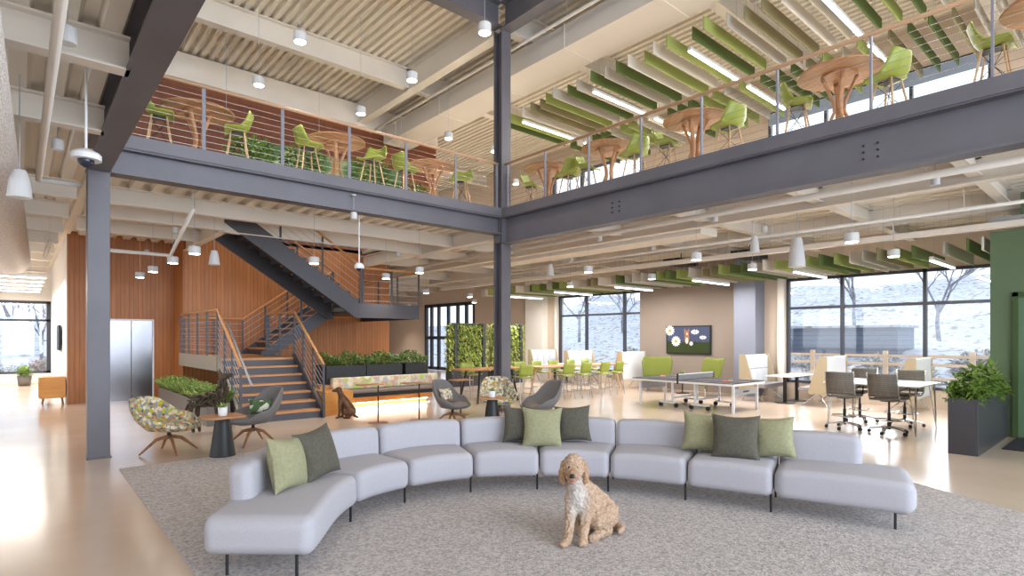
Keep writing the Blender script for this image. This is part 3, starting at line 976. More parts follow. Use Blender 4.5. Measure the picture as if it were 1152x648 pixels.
# ================================================================ BRONZE DOG
bx, by = cw(-3.44, 11.55)
bd = thing('dog_statue', 'bronze statue of a sitting dog beside the stair', 'statue', (bx, by, 0), -TH)
seg = [((-.04, 0, .42), .085, (.04, .02, .3), .095), ((.04, .02, .3), .095, (.14, .03, .15), .105), ((-.05, 0, .45), .07, (-.09, -.01, .55), .055),
       ((-.1, -.01, .585), .062, (-.12, -.01, .585), .058), ((-.14, -.01, .58), .042, (-.22, -.02, .565), .028),
       ((-.06, -.05, .36), .05, (-.07, -.06, .2), .034), ((-.07, -.06, .2), .032, (-.09, -.06, .03), .024), ((-.09, -.06, .03), .024, (-.14, -.06, .02), .02),
       ((-.05, .06, .36), .05, (-.05, .06, .2), .034), ((-.05, .06, .2), .032, (-.05, .06, .03), .024), ((-.05, .06, .03), .024, (-.10, .06, .02), .02),
       ((.14, -.06, .13), .085, (.05, -.08, .12), .055), ((.05, -.08, .12), .045, (.12, -.08, .04), .034), ((.12, -.08, .03), .03, (.02, -.09, .024), .022),
       ((.14, .08, .13), .08, (.05, .1, .1), .05), ((.05, .1, .05), .03, (.02, .1, .024), .022), ((.2, .05, .05), .03, (.28, .02, .02), .016)]
body(seg).build('body', 'bronze', bd, remesh=.009)
for y in (-.06, .045):
    body([((-.09, y, .61), .02, (-.075, y * 1.3, .54), .022)]).build('ear', 'bronze', bd, smooth=True)

# ================================================================ DRIFTWOOD ANIMAL
hx, hy = cw(-5.22, 9.75)
hs = thing('driftwood_sculpture', 'dark driftwood animal sculpture looking up beside the stair', 'sculpture', (hx, hy, 0), -TH)
rr = random.Random(3)
def sticks(segs, n, r, name):
    g = G()
    for p0, ra, p1, rb in segs:
        p0, p1 = Vector(p0), Vector(p1)
        for _ in range(n):
            o1 = Vector([rr.gauss(0, 1) for _ in range(3)]).normalized() * ra
            o2 = Vector([rr.gauss(0, 1) for _ in range(3)]).normalized() * rb
            a, b = p0 + o1, p1 + o2
            mid = a.lerp(b, .5) + Vector([rr.uniform(-1, 1) * ra * .6 for _ in range(3)])
            e = rr.uniform(.6, 1.5)
            P = [a, a.lerp(mid, .6), mid, mid.lerp(b, .6), b]
            for q in P: q.z = max(q.z, .01)
            g.tube(P, [r * e * .5, r * e, r * e * 1.1, r * e * .9, r * e * .4], 5)
    return g.build(name, 'drift', hs)
sticks([((-.28, 0, .55), .11, (.0, 0, .58), .12), ((.0, 0, .58), .12, (.17, 0, .62), .13)], 30, .015, 'trunk')
sticks([((.16, 0, .62), .1, (.22, 0, .80), .06), ((.22, 0, .8), .06, (.23, 0, .93), .045)], 22, .014, 'neck')
sticks([((.2, 0, .95), .045, (.38, -.02, 1.02), .03)], 20, .013, 'head')
sticks([((.2, .03, 1.0), .01, (.13, .04, 1.1), .01), ((.2, -.04, 1.0), .01, (.14, -.05, 1.08), .01)], 4, .01, 'ear')
for lx, ly in ((-.27, -.07), (-.25, .08), (.17, -.07), (.2, .08)):
    sticks([((lx, ly, .55), .05, (lx - .02, ly, .3), .03), ((lx - .02, ly, .3), .03, (lx + .02, ly, .02), .025)], 8, .012, 'leg')
sticks([((-.33, 0, .58), .02, (-.42, 0, .38), .02)], 5, .01, 'tail')


# ================================================================ LOUNGE CHAIRS
def lounge(name, label, X, Y, face, shell_m, seat_m, w=.4, back=.86, leg='wood_leg'):
    """face: direction the sitter looks, degrees from +x of the photograph, counter-clockwise seen from above"""
    wx, wy = cw(X, Y)
    t = thing(name, label, 'armchair', (wx, wy, 0), R(face) - TH, 'swivel lounge chairs')
    def rim(a):     # a: 0 = front, PI = back
        c = math.cos(a)
        def sm(x):
            x = min(1, max(0, x))
            return x * x * (3 - 2 * x)
        return .41 + .14 * sm((.75 - c) / .75) + (back - .55) * sm((-.12 - c) / .82)
    def sh(u, v):
        a = 2 * PI * u
        fr = math.sin(v * PI / 2) ** .85
        H = rim(a)
        Rr = w * (1.02 if math.cos(a) > 0 else 1.0 + .12 * (-math.cos(a)) ** 2)
        z = .33 + (H - .33) * v ** 2.1
        rr_ = Rr * fr * (1 + .04 * (H > .5) * v)
        return Vector((rr_ * math.cos(a), rr_ * math.sin(a) * .98, z))
    G().grid(sh, 36, 12, cu=True).build('shell', shell_m, t, smooth=True, solid=.035, sub=1)
    G().lathe([(.02, .0), (w * .72, .0), (w * .8, .03), (w * .8, .06), (w * .7, .09), (.02, .1)], 28, (.03, 0, .345)).build('seat_cushion', seat_m, t, smooth=True)
    G().tube([(0, 0, .2), (0, 0, .35)], .025, 10).build('post', 'black', t)
    for k in range(4):
        a = R(45 + 90 * k)
        G().tube([(0.02 * math.cos(a), .02 * math.sin(a), .235), (.16 * math.cos(a), .16 * math.sin(a), .2), (.37 * math.cos(a), .37 * math.sin(a), .012)], [.026, .024, .013], 6).build('leg', leg, t)
    return t


lounge('lounge_chair', 'mosaic-patterned swivel lounge chair at the left, beside the black cone table', -4.93, 8.1, 0, 'pattern', 'pattern', .42, .80)
lounge('lounge_chair', 'grey swivel lounge chair with a green pillow near the stair', -4.02, 8.75, 228, 'grey_fab', 'grey_fab', .37, .88)
lounge('lounge_chair', 'grey swivel lounge chair in the middle group, facing right with a patterned pillow', -1.12, 10.6, -28, 'grey_fab', 'grey_seat', .33, .86)
lounge('lounge_chair', 'mosaic-patterned swivel lounge chair behind the middle cone table', -.27, 11.3, -80, 'pattern', 'pattern', .36, .86)
lounge('lounge_chair', 'grey swivel lounge chair right of the tall column, facing left', .52, 10.45, 208, 'grey_fab', 'grey_seat', .36, .86)
M['pil_leaf'] = cell_mat('leafy_pillow_fabric', [(74, 96, 60), (60, 84, 50), (200, 200, 180), (84, 108, 70), (66, 88, 56)], 14)
pillow('dark green pillow with pale wavy lines on the grey lounge chair', -3.88, 8.70, .59, 20, -20, .36, 'pil_leaf', 'lounge chair pillows', sy=.24)
pillow('small patterned pillow on the middle grey lounge chair', -1.24, 10.55, .58, 55, -15, .3, 'pattern', 'lounge chair pillows', sy=.26)


def cone_table(label, X, Y, rot, top=.56, s_=.5, plant=True):
    wx, wy = cw(X, Y)
    t = thing('side_table', label, 'table', (wx, wy, 0), R(rot) - TH, 'black cone side tables')
    G().lathe([(.165, 0), (.17, .01), (.165, .03), (.1, top - .08), (.085, top - .02), (.085, top - .018)], 28).build('base', 'black', t, smooth=True)
    h = s_ / 2
    poly = []
    for k in range(32):
        a = 2 * PI * k / 32
        c_, s2 = math.cos(a), math.sin(a)
        poly.append((h * 1.06 * math.copysign(abs(c_) ** .45, c_), h * 1.06 * math.copysign(abs(s2) ** .45, s2)))
    G().prism(poly, top - .02, top).build('tabletop', 'wood_table', t, bevel=.004)
    if plant:
        p = thing('potted_succulent', label.replace('black cone side table', 'green succulent on the cone table'), 'plant', (wx, wy, top), 0, 'succulents on the side tables')
        G().lathe([(.05, 0), (.056, .005), (.062, .12), (.055, .12), (.05, .1)], 20).build('pot', 'white', p, smooth=True)
        g = G()
        for k in range(46):
            a = rr.uniform(0, 2 * PI); e = rr.uniform(.3, 1.4)
            g.leaf((rr.uniform(-.025, .025), rr.uniform(-.025, .025), .1), (math.cos(a) * math.cos(e), math.sin(a) * math.cos(e), math.sin(e)), rr.uniform(.07, .12), .02, droop=.1)
        g.build('leaves', 'leaf_f', p)
    return t


cone_table('black cone side table in the left group by the stair', -4.03, 7.85, 45, .565, .5)
cone_table('black cone side table in the middle group', -.36, 10.2, 2, .57, .44)

# ================================================================ BUILT-IN BENCH AND TROUGHS
bn = thing('bench', 'long built-in bench with mosaic back and lit timber base', 'bench', (4.85, 11.55, 0))
def bb(g, x0, x1, y0, y1, z0, z1): return g.box(x0 - 4.85, x1 - 4.85, y0 - 11.55, y1 - 11.55, z0, z1)
bb(G(), 4.87, 5.5, 11.55, 13.0, 0, .5).build('end_box', 'cab_wood', bn, bevel=.005)
bb(G(), 5.5, 8.05, 12.35, 13.0, .12, .42).build('plinth', 'cab_wood', bn)
bb(G(), 5.5, 8.05, 12.62, 13.0, 0, .12).build('toe_kick', 'cab_wood', bn)
bb(G(), 5.5, 8.05, 11.62, 12.35, .33, .42).build('seat_frame', 'black', bn)
bb(G(), 5.5, 8.05, 11.6, 12.15, .42, .47).build('seat', 'grey_seat', bn, bevel=.015)
bb(G(), 5.3, 8.1, 12.15, 12.32, .47, .74).build('backrest', 'bench_pat', bn, bevel=.03, seg=3)
bb(G(), 5.6, 7.95, 12.4, 12.45, .1, .12).build('light_strip', 'glow', bn)
bb(G(), 5.1, 8.05, 12.34, 13.0, .42, .58).build('ledge', 'wood', bn)
l = area('bench_light', (6.75, 12.45, .105), (R(-25), 0, 0), 2.4, .1, 45, (1, .9, .76))

tro = None
for i, (x0, x1) in enumerate([(5.25, 6.22), (6.24, 7.2), (7.3, 7.95)]):
    t = thing('trough_planter', 'black trough planter of leafy shrubs behind the bench, %s' % ['left one of three', 'middle one of three', 'right one of three'][i], 'planter', ((x0 + x1) / 2, 12.68, .58), 0, 'black troughs behind the bench')
    h = (x1 - x0) / 2
    G().box(-h, h, -.3, -.28, 0, .43).box(-h, h, .28, .3, 0, .43).box(-h, -h + .02, -.28, .28, 0, .43).box(h - .02, h, -.28, .28, 0, .43).box(-h, h, -.28, .28, 0, .02).build('box', 'planter_b', t)
    G().box(-h + .02, h - .02, -.28, .28, .02, .38).build('soil', 'soil', t)
    g = G()
    for k in range(int(1500 * h)):
        x, y = rr.uniform(-h, h) * 1.02, rr.uniform(-.3, .3)
        z = .38 + rr.random() ** .7 * (.26 + .08 * math.sin(x * 9 + i))
        a, e = rr.uniform(0, 2 * PI), rr.uniform(-.2, 1.3)
        g.leaf((x, y, z), (math.cos(a) * math.cos(e), math.sin(a) * math.cos(e), math.sin(e)), rr.uniform(.08, .13), .05, droop=.2)
    g.build('foliage', 'leaf_d', t)


def slim_table(label, X, Y, off):
    wx, wy = cw(X, Y)
    t = thing('slim_table', label, 'table', (wx, wy, 0), 0, 'slim tables before the bench')
    G().tube([(0, 0, .012), (0, 0, .74)], .014, 10).build('post', 'black', t)
    G().lathe([(.19, 0), (.19, .008), (.03, .014)], 24).build('base', 'wood_leg', t)
    G().box(-.22 + off, .22 + off, -.16, .16, .735, .755).build('tabletop', 'wood_table', t, bevel=.004)


slim_table('slim post table before the bench, nearest the bronze dog', -2.6, 10.95, -.18)
slim_table('slim post table before the middle of the bench', -1.87, 11.35, -.12)
slim_table('slim post table at the right end of the bench', -1.1, 12.1, .0)

# fern trough by the elevator
t = thing('fern_planter', 'long zinc trough of green ferns beside the elevator', 'planter', (2.83, 14.0, 0))
G().box(-.2, .2, -2.4, -2.38, 0, .42).box(-.2, .2, 2.38, 2.4, 0, .42).box(-.2, -.18, -2.38, 2.38, 0, .42).box(.18, .2, -2.38, 2.38, 0, .42).build('box', 'planter_g', t)
G().box(-.18, .18, -2.38, 2.38, .0, .36).build('soil', 'soil', t)
g = G()
for k in range(170):
    x, y = rr.uniform(-.17, .17), rr.uniform(-2.35, 2.35)
    for f in range(9):
        a, e = rr.uniform(0, 2 * PI), rr.uniform(.7, 1.5)
        d_ = Vector((math.cos(a) * math.cos(e), math.sin(a) * math.cos(e), math.sin(e)))
        L_ = rr.uniform(.28, .46)
        side = d_.cross(Vector((0, 0, 1))).normalized()
        for q in range(1, 8):
            s_ = q / 8
            p = Vector((x, y, .38)) + d_ * L_ * s_ - Vector((0, 0, 1)) * (s_ ** 2) * .05
            for sg in (-1, 1):
                g.leaf(p, side * sg + d_ * .5 + Vector((0, 0, .35)), .12 * (1.1 - s_), .045, droop=.1)
g.build('ferns', 'leaf_f', t)

# right planter
t = thing('planter_box', 'tall charcoal planter box with leafy plants by the green wall', 'planter', (11.2, 1.79, 0))
G().box(-1.2, 1.18, -.17, -.15, 0, .79).box(-1.2, 1.18, .15, .17, 0, .79).box(-1.2, -1.18, -.15, .15, 0, .79).box(1.16, 1.18, -.15, .15, 0, .79).build('box', 'planter', t, bevel=.004)
G().box(-1.18, 1.16, -.15, .15, 0, .72).build('soil', 'soil', t)
g = G()
for k in range(1500):
    x, y = rr.uniform(-1.15, .85), rr.uniform(-.2, .2)
    zz = .72 + rr.random() * (.22 + .2 * max(0, math.sin((x + 1.2) * 1.7)))
    a, e = rr.uniform(0, 2 * PI), rr.uniform(-.3, 1.2)
    g.leaf((x, y, zz), (math.cos(a) * math.cos(e), math.sin(a) * math.cos(e), math.sin(e)), rr.uniform(.1, .2), .055, droop=.35)
for k in range(60):
    x, y = rr.uniform(.0, .8), rr.uniform(-.12, .12)
    a, e = rr.uniform(0, 2 * PI), rr.uniform(.7, 1.4)
    g.leaf((x, y, .8 + rr.random() * .3), (math.cos(a) * math.cos(e), math.sin(a) * math.cos(e), math.sin(e)), rr.uniform(.2, .34), .1, droop=.2)
g.build('foliage', 'leaf', t)
tag(G().box(10.95, 12.3, .1, 1.5, 0, .015).build('door_mat', 'mat'), 'dark door mat before the green door', 'mat')

# ================================================================ LIVING WALL SCREENS
for i, (x0, x1, y) in enumerate([(10.85, 12.35, 15.6), (12.65, 14.1, 15.6)]):
    t = thing('living_wall', 'free-standing green plant wall in a dark frame, %s' % ['left of the tall column', 'half behind the tall column'][i], 'plant wall', ((x0 + x1) / 2, y, 0), 0, 'living wall screens')
    h = (x1 - x0) / 2
    G().box(-h, h, -.2, .2, 0, .55).build('planter_base', 'planter', t, bevel=.006)
    G().box(-h + .1, -h + .22, -.19, .04, .55, 2.15).box(h - .2, h - .08, -.19, .04, .55, 2.15).box(-h + .12, h - .12, -.04, .04, 2.07, 2.15).box(-h + .2, h - .2, -.03, .03, .6, 2.07).build('frame', 'frame_b', t)
    g = G()
    for k in range(4200):
        x, z = rr.uniform(-h - .05, h + .05), rr.uniform(.5, 2.12)
        y_ = rr.choice([-1, 1]) * rr.uniform(.03, .16)
        if abs(abs(x) - (h - .16)) < .06: y_ = abs(y_) * .8
        a = rr.uniform(0, 2 * PI)
        g.leaf((x, y_, z), (math.cos(a) * .8, math.copysign(.7, y_), math.sin(a) * .8), rr.uniform(.08, .14), .06, droop=.3)
    g.build('foliage', 'leaf_l', t)


# ================================================================ BAR STOOLS AND TABLES (UPPER FLOOR)
def bar_stool(loc, rz, label):
    t = thing('bar_stool', label, 'bar stool', loc, rz, 'lime bar stools on the balcony')
    prof = [(-.20, .74), (-.17, .765), (-.08, .755), (.04, .75), (.13, .775), (.185, .85), (.215, .93), (.245, 1.03), (.255, 1.06)]
    def fn(u, v):
        a = u * 2 - 1
        x = v * (len(prof) - 1); i = min(int(x), len(prof) - 2); f = x - i
        y = prof[i][0] * (1 - f) + prof[i + 1][0] * f
        z = prof[i][1] * (1 - f) + prof[i + 1][1] * f
        wd = .27 * (1 - .3 * v ** 4) * (.88 + .12 * math.sin(v * PI))
        up = a * a * .055 * math.sin(min(1, v * 1.4) * PI * .6 + .3)
        fwd = a * a * (.07 if v > .45 else 0)
        return Vector((a * wd, y - fwd, z + up))
    G().grid(fn, 13, 17).build('seat_shell', 'green', t, smooth=True, solid=.014)
    for sx in (-1, 1):
        for sy in (-1, 1):
            G().tube([(.1 * sx, .1 * sy, .745), (.22 * sx, .21 * sy, .0)], [.014, .011], 8).build('leg', 'maple', t, smooth=True)
    g = G()
    zf = .26; k = .1 + .12 * (1 - zf / .745)
    g.tube([(k, k, zf), (-k, k, zf), (-k, -k, zf), (k, -k, zf)], .006, 6, close=True)
    g.tube([(.11, .11, .70), (-.19, -.185, .27)], .004, 5).tube([(-.11, .11, .70), (.19, -.185, .27)], .004, 5).tube([(.11, -.11, .70), (-.19, .185, .27)], .004, 5).tube([(-.11, -.11, .70), (.19, .185, .27)], .004, 5)
    g.box(-.08, .08, -.11, .11, .725, .745)
    g.build('wire_brace', 'black', t)
    return t


def bar_table(loc, rz, label):
    t = thing('bar_table', label, 'table', loc, rz, 'round bar tables on the balcony')
    G().lathe([(.02, 1.02), (.53, 1.02), (.55, 1.03), (.55, 1.045), (.53, 1.05), (.02, 1.05)], 40).build('tabletop', 'wood_table', t)
    G().lathe([(.02, .99), (.24, .99), (.24, 1.02), (.02, 1.02)], 28).build('mounting_plate', 'wood_table', t)
    for k in range(4):
        a = R(45 + 90 * k)
        c_, s_ = math.cos(a), math.sin(a)
        P = []
        for j in range(9):
            q = j / 8
            r_ = .048 + .22 * (abs(q - .55) / .55) ** 1.15 * (1.12 if q < .55 else 1.0)
            P.append((r_ * c_, r_ * s_, q * .99))
        G().tube(P, [.029] * 9, 8, flat=(1.25, .8)).build('leg', 'wood_table', t, smooth=True)
    return t


s0 = bar_stool((1.69, 10.43, Z2), R(-90 + 180), 'x')
t0 = bar_table((2.28, 10.62, Z2), 0, 'round timber bar table on the left balcony, nearest the left column')
LT = [(2.28, 10.62), (4.65, 10.5), (6.94, 10.6)]
RT = [(8.98, 9.02), (8.92, 7.24), (8.91, 5.31), (8.92, 3.01), (8.92, .7)]
ln = ['nearest the left column', 'in the middle', 'nearest the tall column']
rn = ['nearest the tall column', 'second from the tall column', 'in the middle', 'second from the right end', 'at the right end']
s0['label'] = 'lime bar stool left of the left-balcony table ' + ln[0]
first = True
for i, (x, y) in enumerate(LT):
    if i: dup(t0, (x, y, Z2), .3 * i, 'round timber bar table on the left balcony, ' + ln[i])
    # stool local front is -y ; facing +x -> rotate +90 ; facing -x -> rotate -90
    lx = [1.69, 4.04, 6.15][i]; rx = [2.83, 5.3, 7.56][i]
    if i == 0:
        s0.rotation_euler = (0, 0, R(80)); s0.location = (lx, y - .15, Z2)
    else:
        dup(s0, (lx, y - .12, Z2), R(82 + 8 * i), 'lime bar stool left of the left-balcony table ' + ln[i])
    dup(s0, (rx, y - .22, Z2), R([-105, -60, -50][i]), 'lime bar stool right of the left-balcony table ' + ln[i])
for i, (x, y) in enumerate(RT):
    dup(t0, (x, y, Z2), .2 + .37 * i, 'round timber bar table on the right balcony, ' + rn[i])
    dup(s0, (x + .02, y + .6, Z2), R([20, 15, 10, 25, 0][i]), 'lime bar stool on the far side of the right-balcony table ' + rn[i])
    dup(s0, (x + .05, y - .6, Z2), R(180 + [-10, -12, -14, -18, 30][i]), 'lime bar stool on the near side of the right-balcony table ' + rn[i])

# mural and planting on the upper timber wall
def mural_mat():
    m, N, L, b = new_mat('mural_picture')
    tc = N.new('ShaderNodeTexCoord')
    nz = N.new('ShaderNodeTexNoise'); nz.inputs['Scale'].default_value = 1.6; nz.inputs['Detail'].default_value = 8
    L.new(tc.outputs['Object'], nz.inputs['Vector'])
    cr = N.new('ShaderNodeValToRGB'); e = cr.color_ramp.elements
    e[0].position = .3; e[0].color = lin((46, 84, 60)); e[1].position = .5; e[1].color = lin((96, 128, 84))
    x = e.new(.62); x.color = lin((168, 180, 130)); x = e.new(.75); x.color = lin((222, 222, 206))
    L.new(nz.outputs['Fac'], cr.inputs[0]); L.new(cr.outputs[0], b.inputs['Base Color'])
    b.inputs['Roughness'].default_value = .7
    return m
M['mural'] = mural_mat()
tag(G().box(4.7, 9.6, WY2 - .05, WY2 - .005, Z2 + .2, 7.15).build('mural', 'mural'), 'green landscape mural on the upper timber wall', 'mural')
for i, (x, n, h_) in enumerate([(3.65, 600, .9), (4.75, 600, .9), (6.4, 600, 1.0), (7.5, 500, .6)]):
    t = thing('leafy_planter', 'leafy green plant on the upper floor before the mural, %s' % ['leftmost', 'second from the left', 'third from the left', 'rightmost'][i], 'plant', (x, 12.5, Z2), 0, 'plants before the mural')
    G().lathe([(.2, 0), (.26, .45), (.24, .45), (.22, .4)], 20).build('pot', 'white', t, smooth=True)
    g = G()
    for k in range(n):
        a, rad, z = rr.uniform(0, 2 * PI), rr.random() ** .5 * .42, .45 + rr.random() * h_
        e = rr.uniform(-.3, 1.2)
        g.leaf((rad * math.cos(a), rad * math.sin(a), z), (math.cos(a) * math.cos(e), math.sin(a) * math.cos(e), math.sin(e)), rr.uniform(.12, .22), .07, droop=.35)
    for k in range(6):
        a = k * 1.05
        g.tube([(0, 0, .4), (.2 * math.cos(a), .2 * math.sin(a), .45 + h_ * .8)], .012, 5)
    g.build('foliage', 'leaf', t)

# ================================================================ CEILING BAFFLES AND LINEAR LIGHTS
def baffle_row(x0, x1, z, ys, where, grp, kinds, stag=.25, hgt=.25):
    for i, (y, k) in enumerate(zip(ys, kinds)):
        nm = {'bf_d': 'dark green', 'bf_l': 'lime green', 'bf_m': 'olive brown', 'bf_g': 'grey', 'bf_w': 'pale grey'}[k]
        dx = rr.uniform(-stag, stag)
        o = G().box(-(x1 - x0) / 2, (x1 - x0) / 2, -.012, .012, 0, hgt).build('ceiling_baffle', k, bevel=.003, seg=1)
        o.location = ((x0 + x1) / 2 + dx, y, z)
        tag(o, '%s felt baffle hanging %s, %s from its far end' % (nm, where, nth(i)), 'baffle', grp)
        for sg in (-.35, .35):
            G().tube([((x1 - x0) * sg, 0, hgt - .01), ((x1 - x0) * sg, 0, (9.05 if z > 5 else 4.215) - z)], .003, 4).build('hanging_wire', 'greymetal', o)


def lamp_line(x0, x1, y, z, label, power, grp):
    t = thing('linear_light', label, 'ceiling light', ((x0 + x1) / 2, y, z), 0, grp)
    h = (x1 - x0) / 2
    G().box(-h, h, -.035, .035, .02, .09).build('housing', 'white', t)
    G().box(-h + .01, h - .01, -.03, .03, 0, .02).build('diffuser', 'led2', t)
    for sg in (-.8, .8):
        G().tube([(h * sg, 0, .09), (h * sg, 0, (9.05 if z > 5 else 4.215) - z)], .003, 4).build('hanging_wire', 'greymetal', t)
    a = area('linear_lamp', (0, 0, -.01), (0, 0, 0), 2 * h, .06, power, (1, .96, .91))
    a.parent = t


cyc = ['bf_d', 'bf_l', 'bf_g', 'bf_d', 'bf_m', 'bf_l', 'bf_w', 'bf_d', 'bf_g', 'bf_l', 'bf_w', 'bf_g', 'bf_l', 'bf_w', 'bf_d', 'bf_g', 'bf_m']
def bays_y(l0, step, nbay, per=8):
    ys = []
    for b in range(nbay):
        for k in range(per):
            ys.append(l0 - step * b - step * (k + .75) / (per + .5))
    return ys


UPY = [11.1, 8.65, 6.15, 3.7, 1.2]
ys = [11.7, 11.4] + bays_y(11.1, 2.48, 5, 7)
baffle_row(9.75, 12.3, 7.42, ys, 'over the right balcony', 'upper row of baffles above the bar tables', [cyc[(i * 5 + i // 3) % 17] for i in range(len(ys))], .12)
baffle_row(12.6, 15.0, 7.42, ys, 'beyond the first upper row', 'second upper row of baffles', [cyc[(i * 7 + i // 4 + 3) % 17] for i in range(len(ys))], .12)
for i, y in enumerate(UPY):
    lamp_line(10.1, 12.2, y, 7.38, 'bright linear light among the upper baffles over the balcony tables, %s from the far end' % nth(i), 30, 'upper linear lights')
    lamp_line(12.55, 14.5, y, 7.38, 'bright linear light in the second upper baffle row, %s from the far end' % nth(i), 30, 'upper linear lights')
LOY = [15.2, 12.75, 10.3, 7.8, 5.3, 2.8]
ys = [16.0, 15.7, 15.45] + bays_y(15.2, 2.48, 5, 9) + [2.5, 2.15, 1.95]
baffle_row(12.45, 14.9, 3.15, ys, 'over the window booths', 'lower row of baffles along the windows', [cyc[(i * 5 + i // 5 + 8) % 17] for i in range(len(ys))], .1, .23)
for i, y in enumerate(LOY):
    lamp_line(13.0, 14.8, y, 3.1, 'bright linear light among the lower baffles, %s from the far end' % nth(i), 60, 'lower linear lights')
for i in range(5):
    lamp_line(-2.6, .55, 19.2 + i * 1.5, 3.2, 'white linear light in the far left passage, %s from the elevator' % nth(i), 50, 'passage linear lights')


# ================================================================ PENDANTS
def can(label, x, y, z, top, r=.095, h=.13, lit=True, power=10, grp='white can pendants'):
    t = thing('pendant_light', label, 'pendant light', (x, y, z), 0, grp)
    G().lathe([(r * .94, -h / 2), (r, -h / 2 + .005), (r, h / 2 - .01), (r * .9, h / 2), (.02, h / 2 + .005)], 20).build('shade', 'screen_w', t, smooth=False)
    if lit:
        G().lathe([(.005, -h / 2 - .006), (r * .85, -h / 2 - .006), (r * .85, -h / 2 - .001), (.005, -h / 2 - .001)], 16).build('lens', 'led', t)
        l = bpy.data.lights.new('pendant_lamp', 'SPOT'); l.energy = power; l.spot_size = R(110); l.spot_blend = .8; l.color = (1, .93, .84); l.shadow_soft_size = .06
        lo = bpy.data.objects.new('pendant_lamp', l); C.objects.link(lo); lo.parent = t; lo.location = (0, 0, -h / 2 - .02)
    G().tube([(0, 0, h / 2), (0, 0, top - z)], .0045, 5).build('cord', 'greymetal', t)
    G().lathe([(.04, 0), (.04, .02)], 12, (0, 0, top - z - .02)).build('canopy', 'screen_w', t)
    return t


for i, (x, y) in enumerate([(10.2, 16), (12.4, 16.5), (14.5, 19), (10.4, 21), (12.2, 26), (14.6, 26.5), (9.8, 27)]):
    can('lit drum pendant in the far hall, %s counted from the tall column' % nth(i), x, y, 3.2, 4.23, .1, .13, True, 130, 'lower drum pendants')
for i, (x, y) in enumerate([(12.6, 14.2), (12.2, 18.5), (14.6, 22), (10.2, 21.5), (12.4, 26)]):  # extra pendants added to brighten the far upper hall
    can('added fill can pendant far beyond the tall column, %s in depth' % nth(i), x, y, 6.9, 9.06, .11, .16, True, 260, 'roof pendants')
for i, x in enumerate([3.7, 5.95, 8.1 + .3, 9.95]):
    for j, y in enumerate([7.5, 9.85, 12.1, 14.5]):
        if j == 0 and i != 1: continue
        if i == 3 and j == 1: continue
        if i == 2 and j == 1: continue
        can('white roof can pendant, %s row from the left, %s from the front' % (nth(i), nth(j)), x, y, 6.9, 9.06, .11, .16, True, 110, 'roof pendants')
for i, y in enumerate([16.6, 14.9, 12.9, 11.2]):
    can('lit white drum pendant before the elevator, %s from the elevator' % nth(i), 2.25 + .03 * i, min(y, 16.5), 3.2, 4.23, .1, .13, True, 60, 'lower drum pendants')
for lab, x, y in [('by the upper stair flight', 4.45, 11.1), ('before the stair landing', 6.95, 12.75), ('right of the stair landing', 6.9, 11.1), ('left of the tall column', 9.6, 11.2),                   ('near the folding doors', 14.0, 23.5)]:
    can('lit white drum pendant ' + lab, x, y, 3.2, 4.23, .1, .13, True, 60, 'lower drum pendants')
for i, y in enumerate([8.46, 5.76, 3.1]):
    can('lit white drum pendant in the near dining row, %s from the tall column' % nth(i), 9.7, y, 3.2, 4.23, .1, .14, True, 60, 'lower drum pendants')
for i, y in enumerate([11.2, 8.4, 5.8, 3.16]):
    can('lit white drum pendant before the lower baffles, %s from the far end' % nth(i), 12.05, y, 3.2, 4.23, .1, .13, True, 60, 'lower drum pendants')
for i, (px, py) in enumerate([(76, 40), (65, 163), (1051.8, 203.5), (674.6, 268), (734.5, 279.5), (804, 246), (860, 258), (643, 291.6), (447.5, 286), (196.5, 259), (165, 283.6), (398, 242.7)]):
    Y = 2.2 * FPX / (HY - py); x, y = cw((px - CX) / FPX * Y, Y)
    where = ['overhead at the far upper left', 'above the dome camera', 'below the right girder near the green wall', 'below the right girder near the tall column', 'over the far dining tables', 'below the middle of the right girder', 'over the ping pong table',
             'behind the tall column', 'over the stair landing', 'above the drum pendants by the elevator', 'close to the elevator wall', 'below the left balcony girder'][i]
    can('small pale speaker can ' + where, x, y, 3.85, 4.23, .058, .12, False, grp='small speaker cans')


def cone_pend(label, px, py, Y, r, h):
    z = CH + (HY - py) / FPX * Y
    x, y = cw((px - CX) / FPX * Y, Y)
    t = thing('pendant_speaker', label, 'pendant speaker', (x, y, z), 0, 'tapered pendant speakers')
    G().lathe([(.02, -h / 2), (r * .97, -h / 2), (r, -h / 2 + .01), (r * .82, h * .1), (r * .6, h / 2 - .02), (r * .5, h / 2), (.02, h / 2)], 24).build('body', 'screen_w', t, smooth=False)
    G().tube([(0, 0, h / 2), (0, 0, 4.23 - z)], .005, 5).build('cord', 'greymetal', t)


cone_pend('tapered white pendant speaker at the far left', 22, 207, 5.5, .1, .27)
cone_pend('tapered white pendant speaker before the stair', 241, 290, 11.0, .1, .28)
cone_pend('small tapered pendant speaker over the ping pong table', 849, 275, 10.5, .085, .31)
cone_pend('large tapered grey-white pendant speaker over the booth', 896.5, 284, 10.6, .15, .55)
cone_pend('tapered pendant speaker right of the tall column', 619, 304, 14.5, .1, .3)

def camera_dome(label, px, py, Y, r):
    z = CH + (HY - py) / FPX * Y
    x, y = cw((px - CX) / FPX * Y, Y)
    t = thing('security_camera', label, 'security camera', (x, y, z), 0, 'ceiling security cameras')
    G().lathe([(r * .7, .0), (r, .0), (r, .05), (r * .85, .07), (.05, .1), (.04, .1)], 24).build('housing', 'white', t, smooth=False)
    G().ell((0, 0, .0), (r * .55, r * .55, r * .6)).build('dome', mat('smoked_dome', (40, 44, 60), .1), t, smooth=True)
    G().tube([(0, 0, .08), (0, 0, 4.23 - z)], .012, 8).build('rod', 'white', t)


camera_dome('white dome camera hanging beside the left column', 96.7, 180, 5.4, .125)
camera_dome('white camera hanging before the stair landing', 404, 302, 10.6, .09)


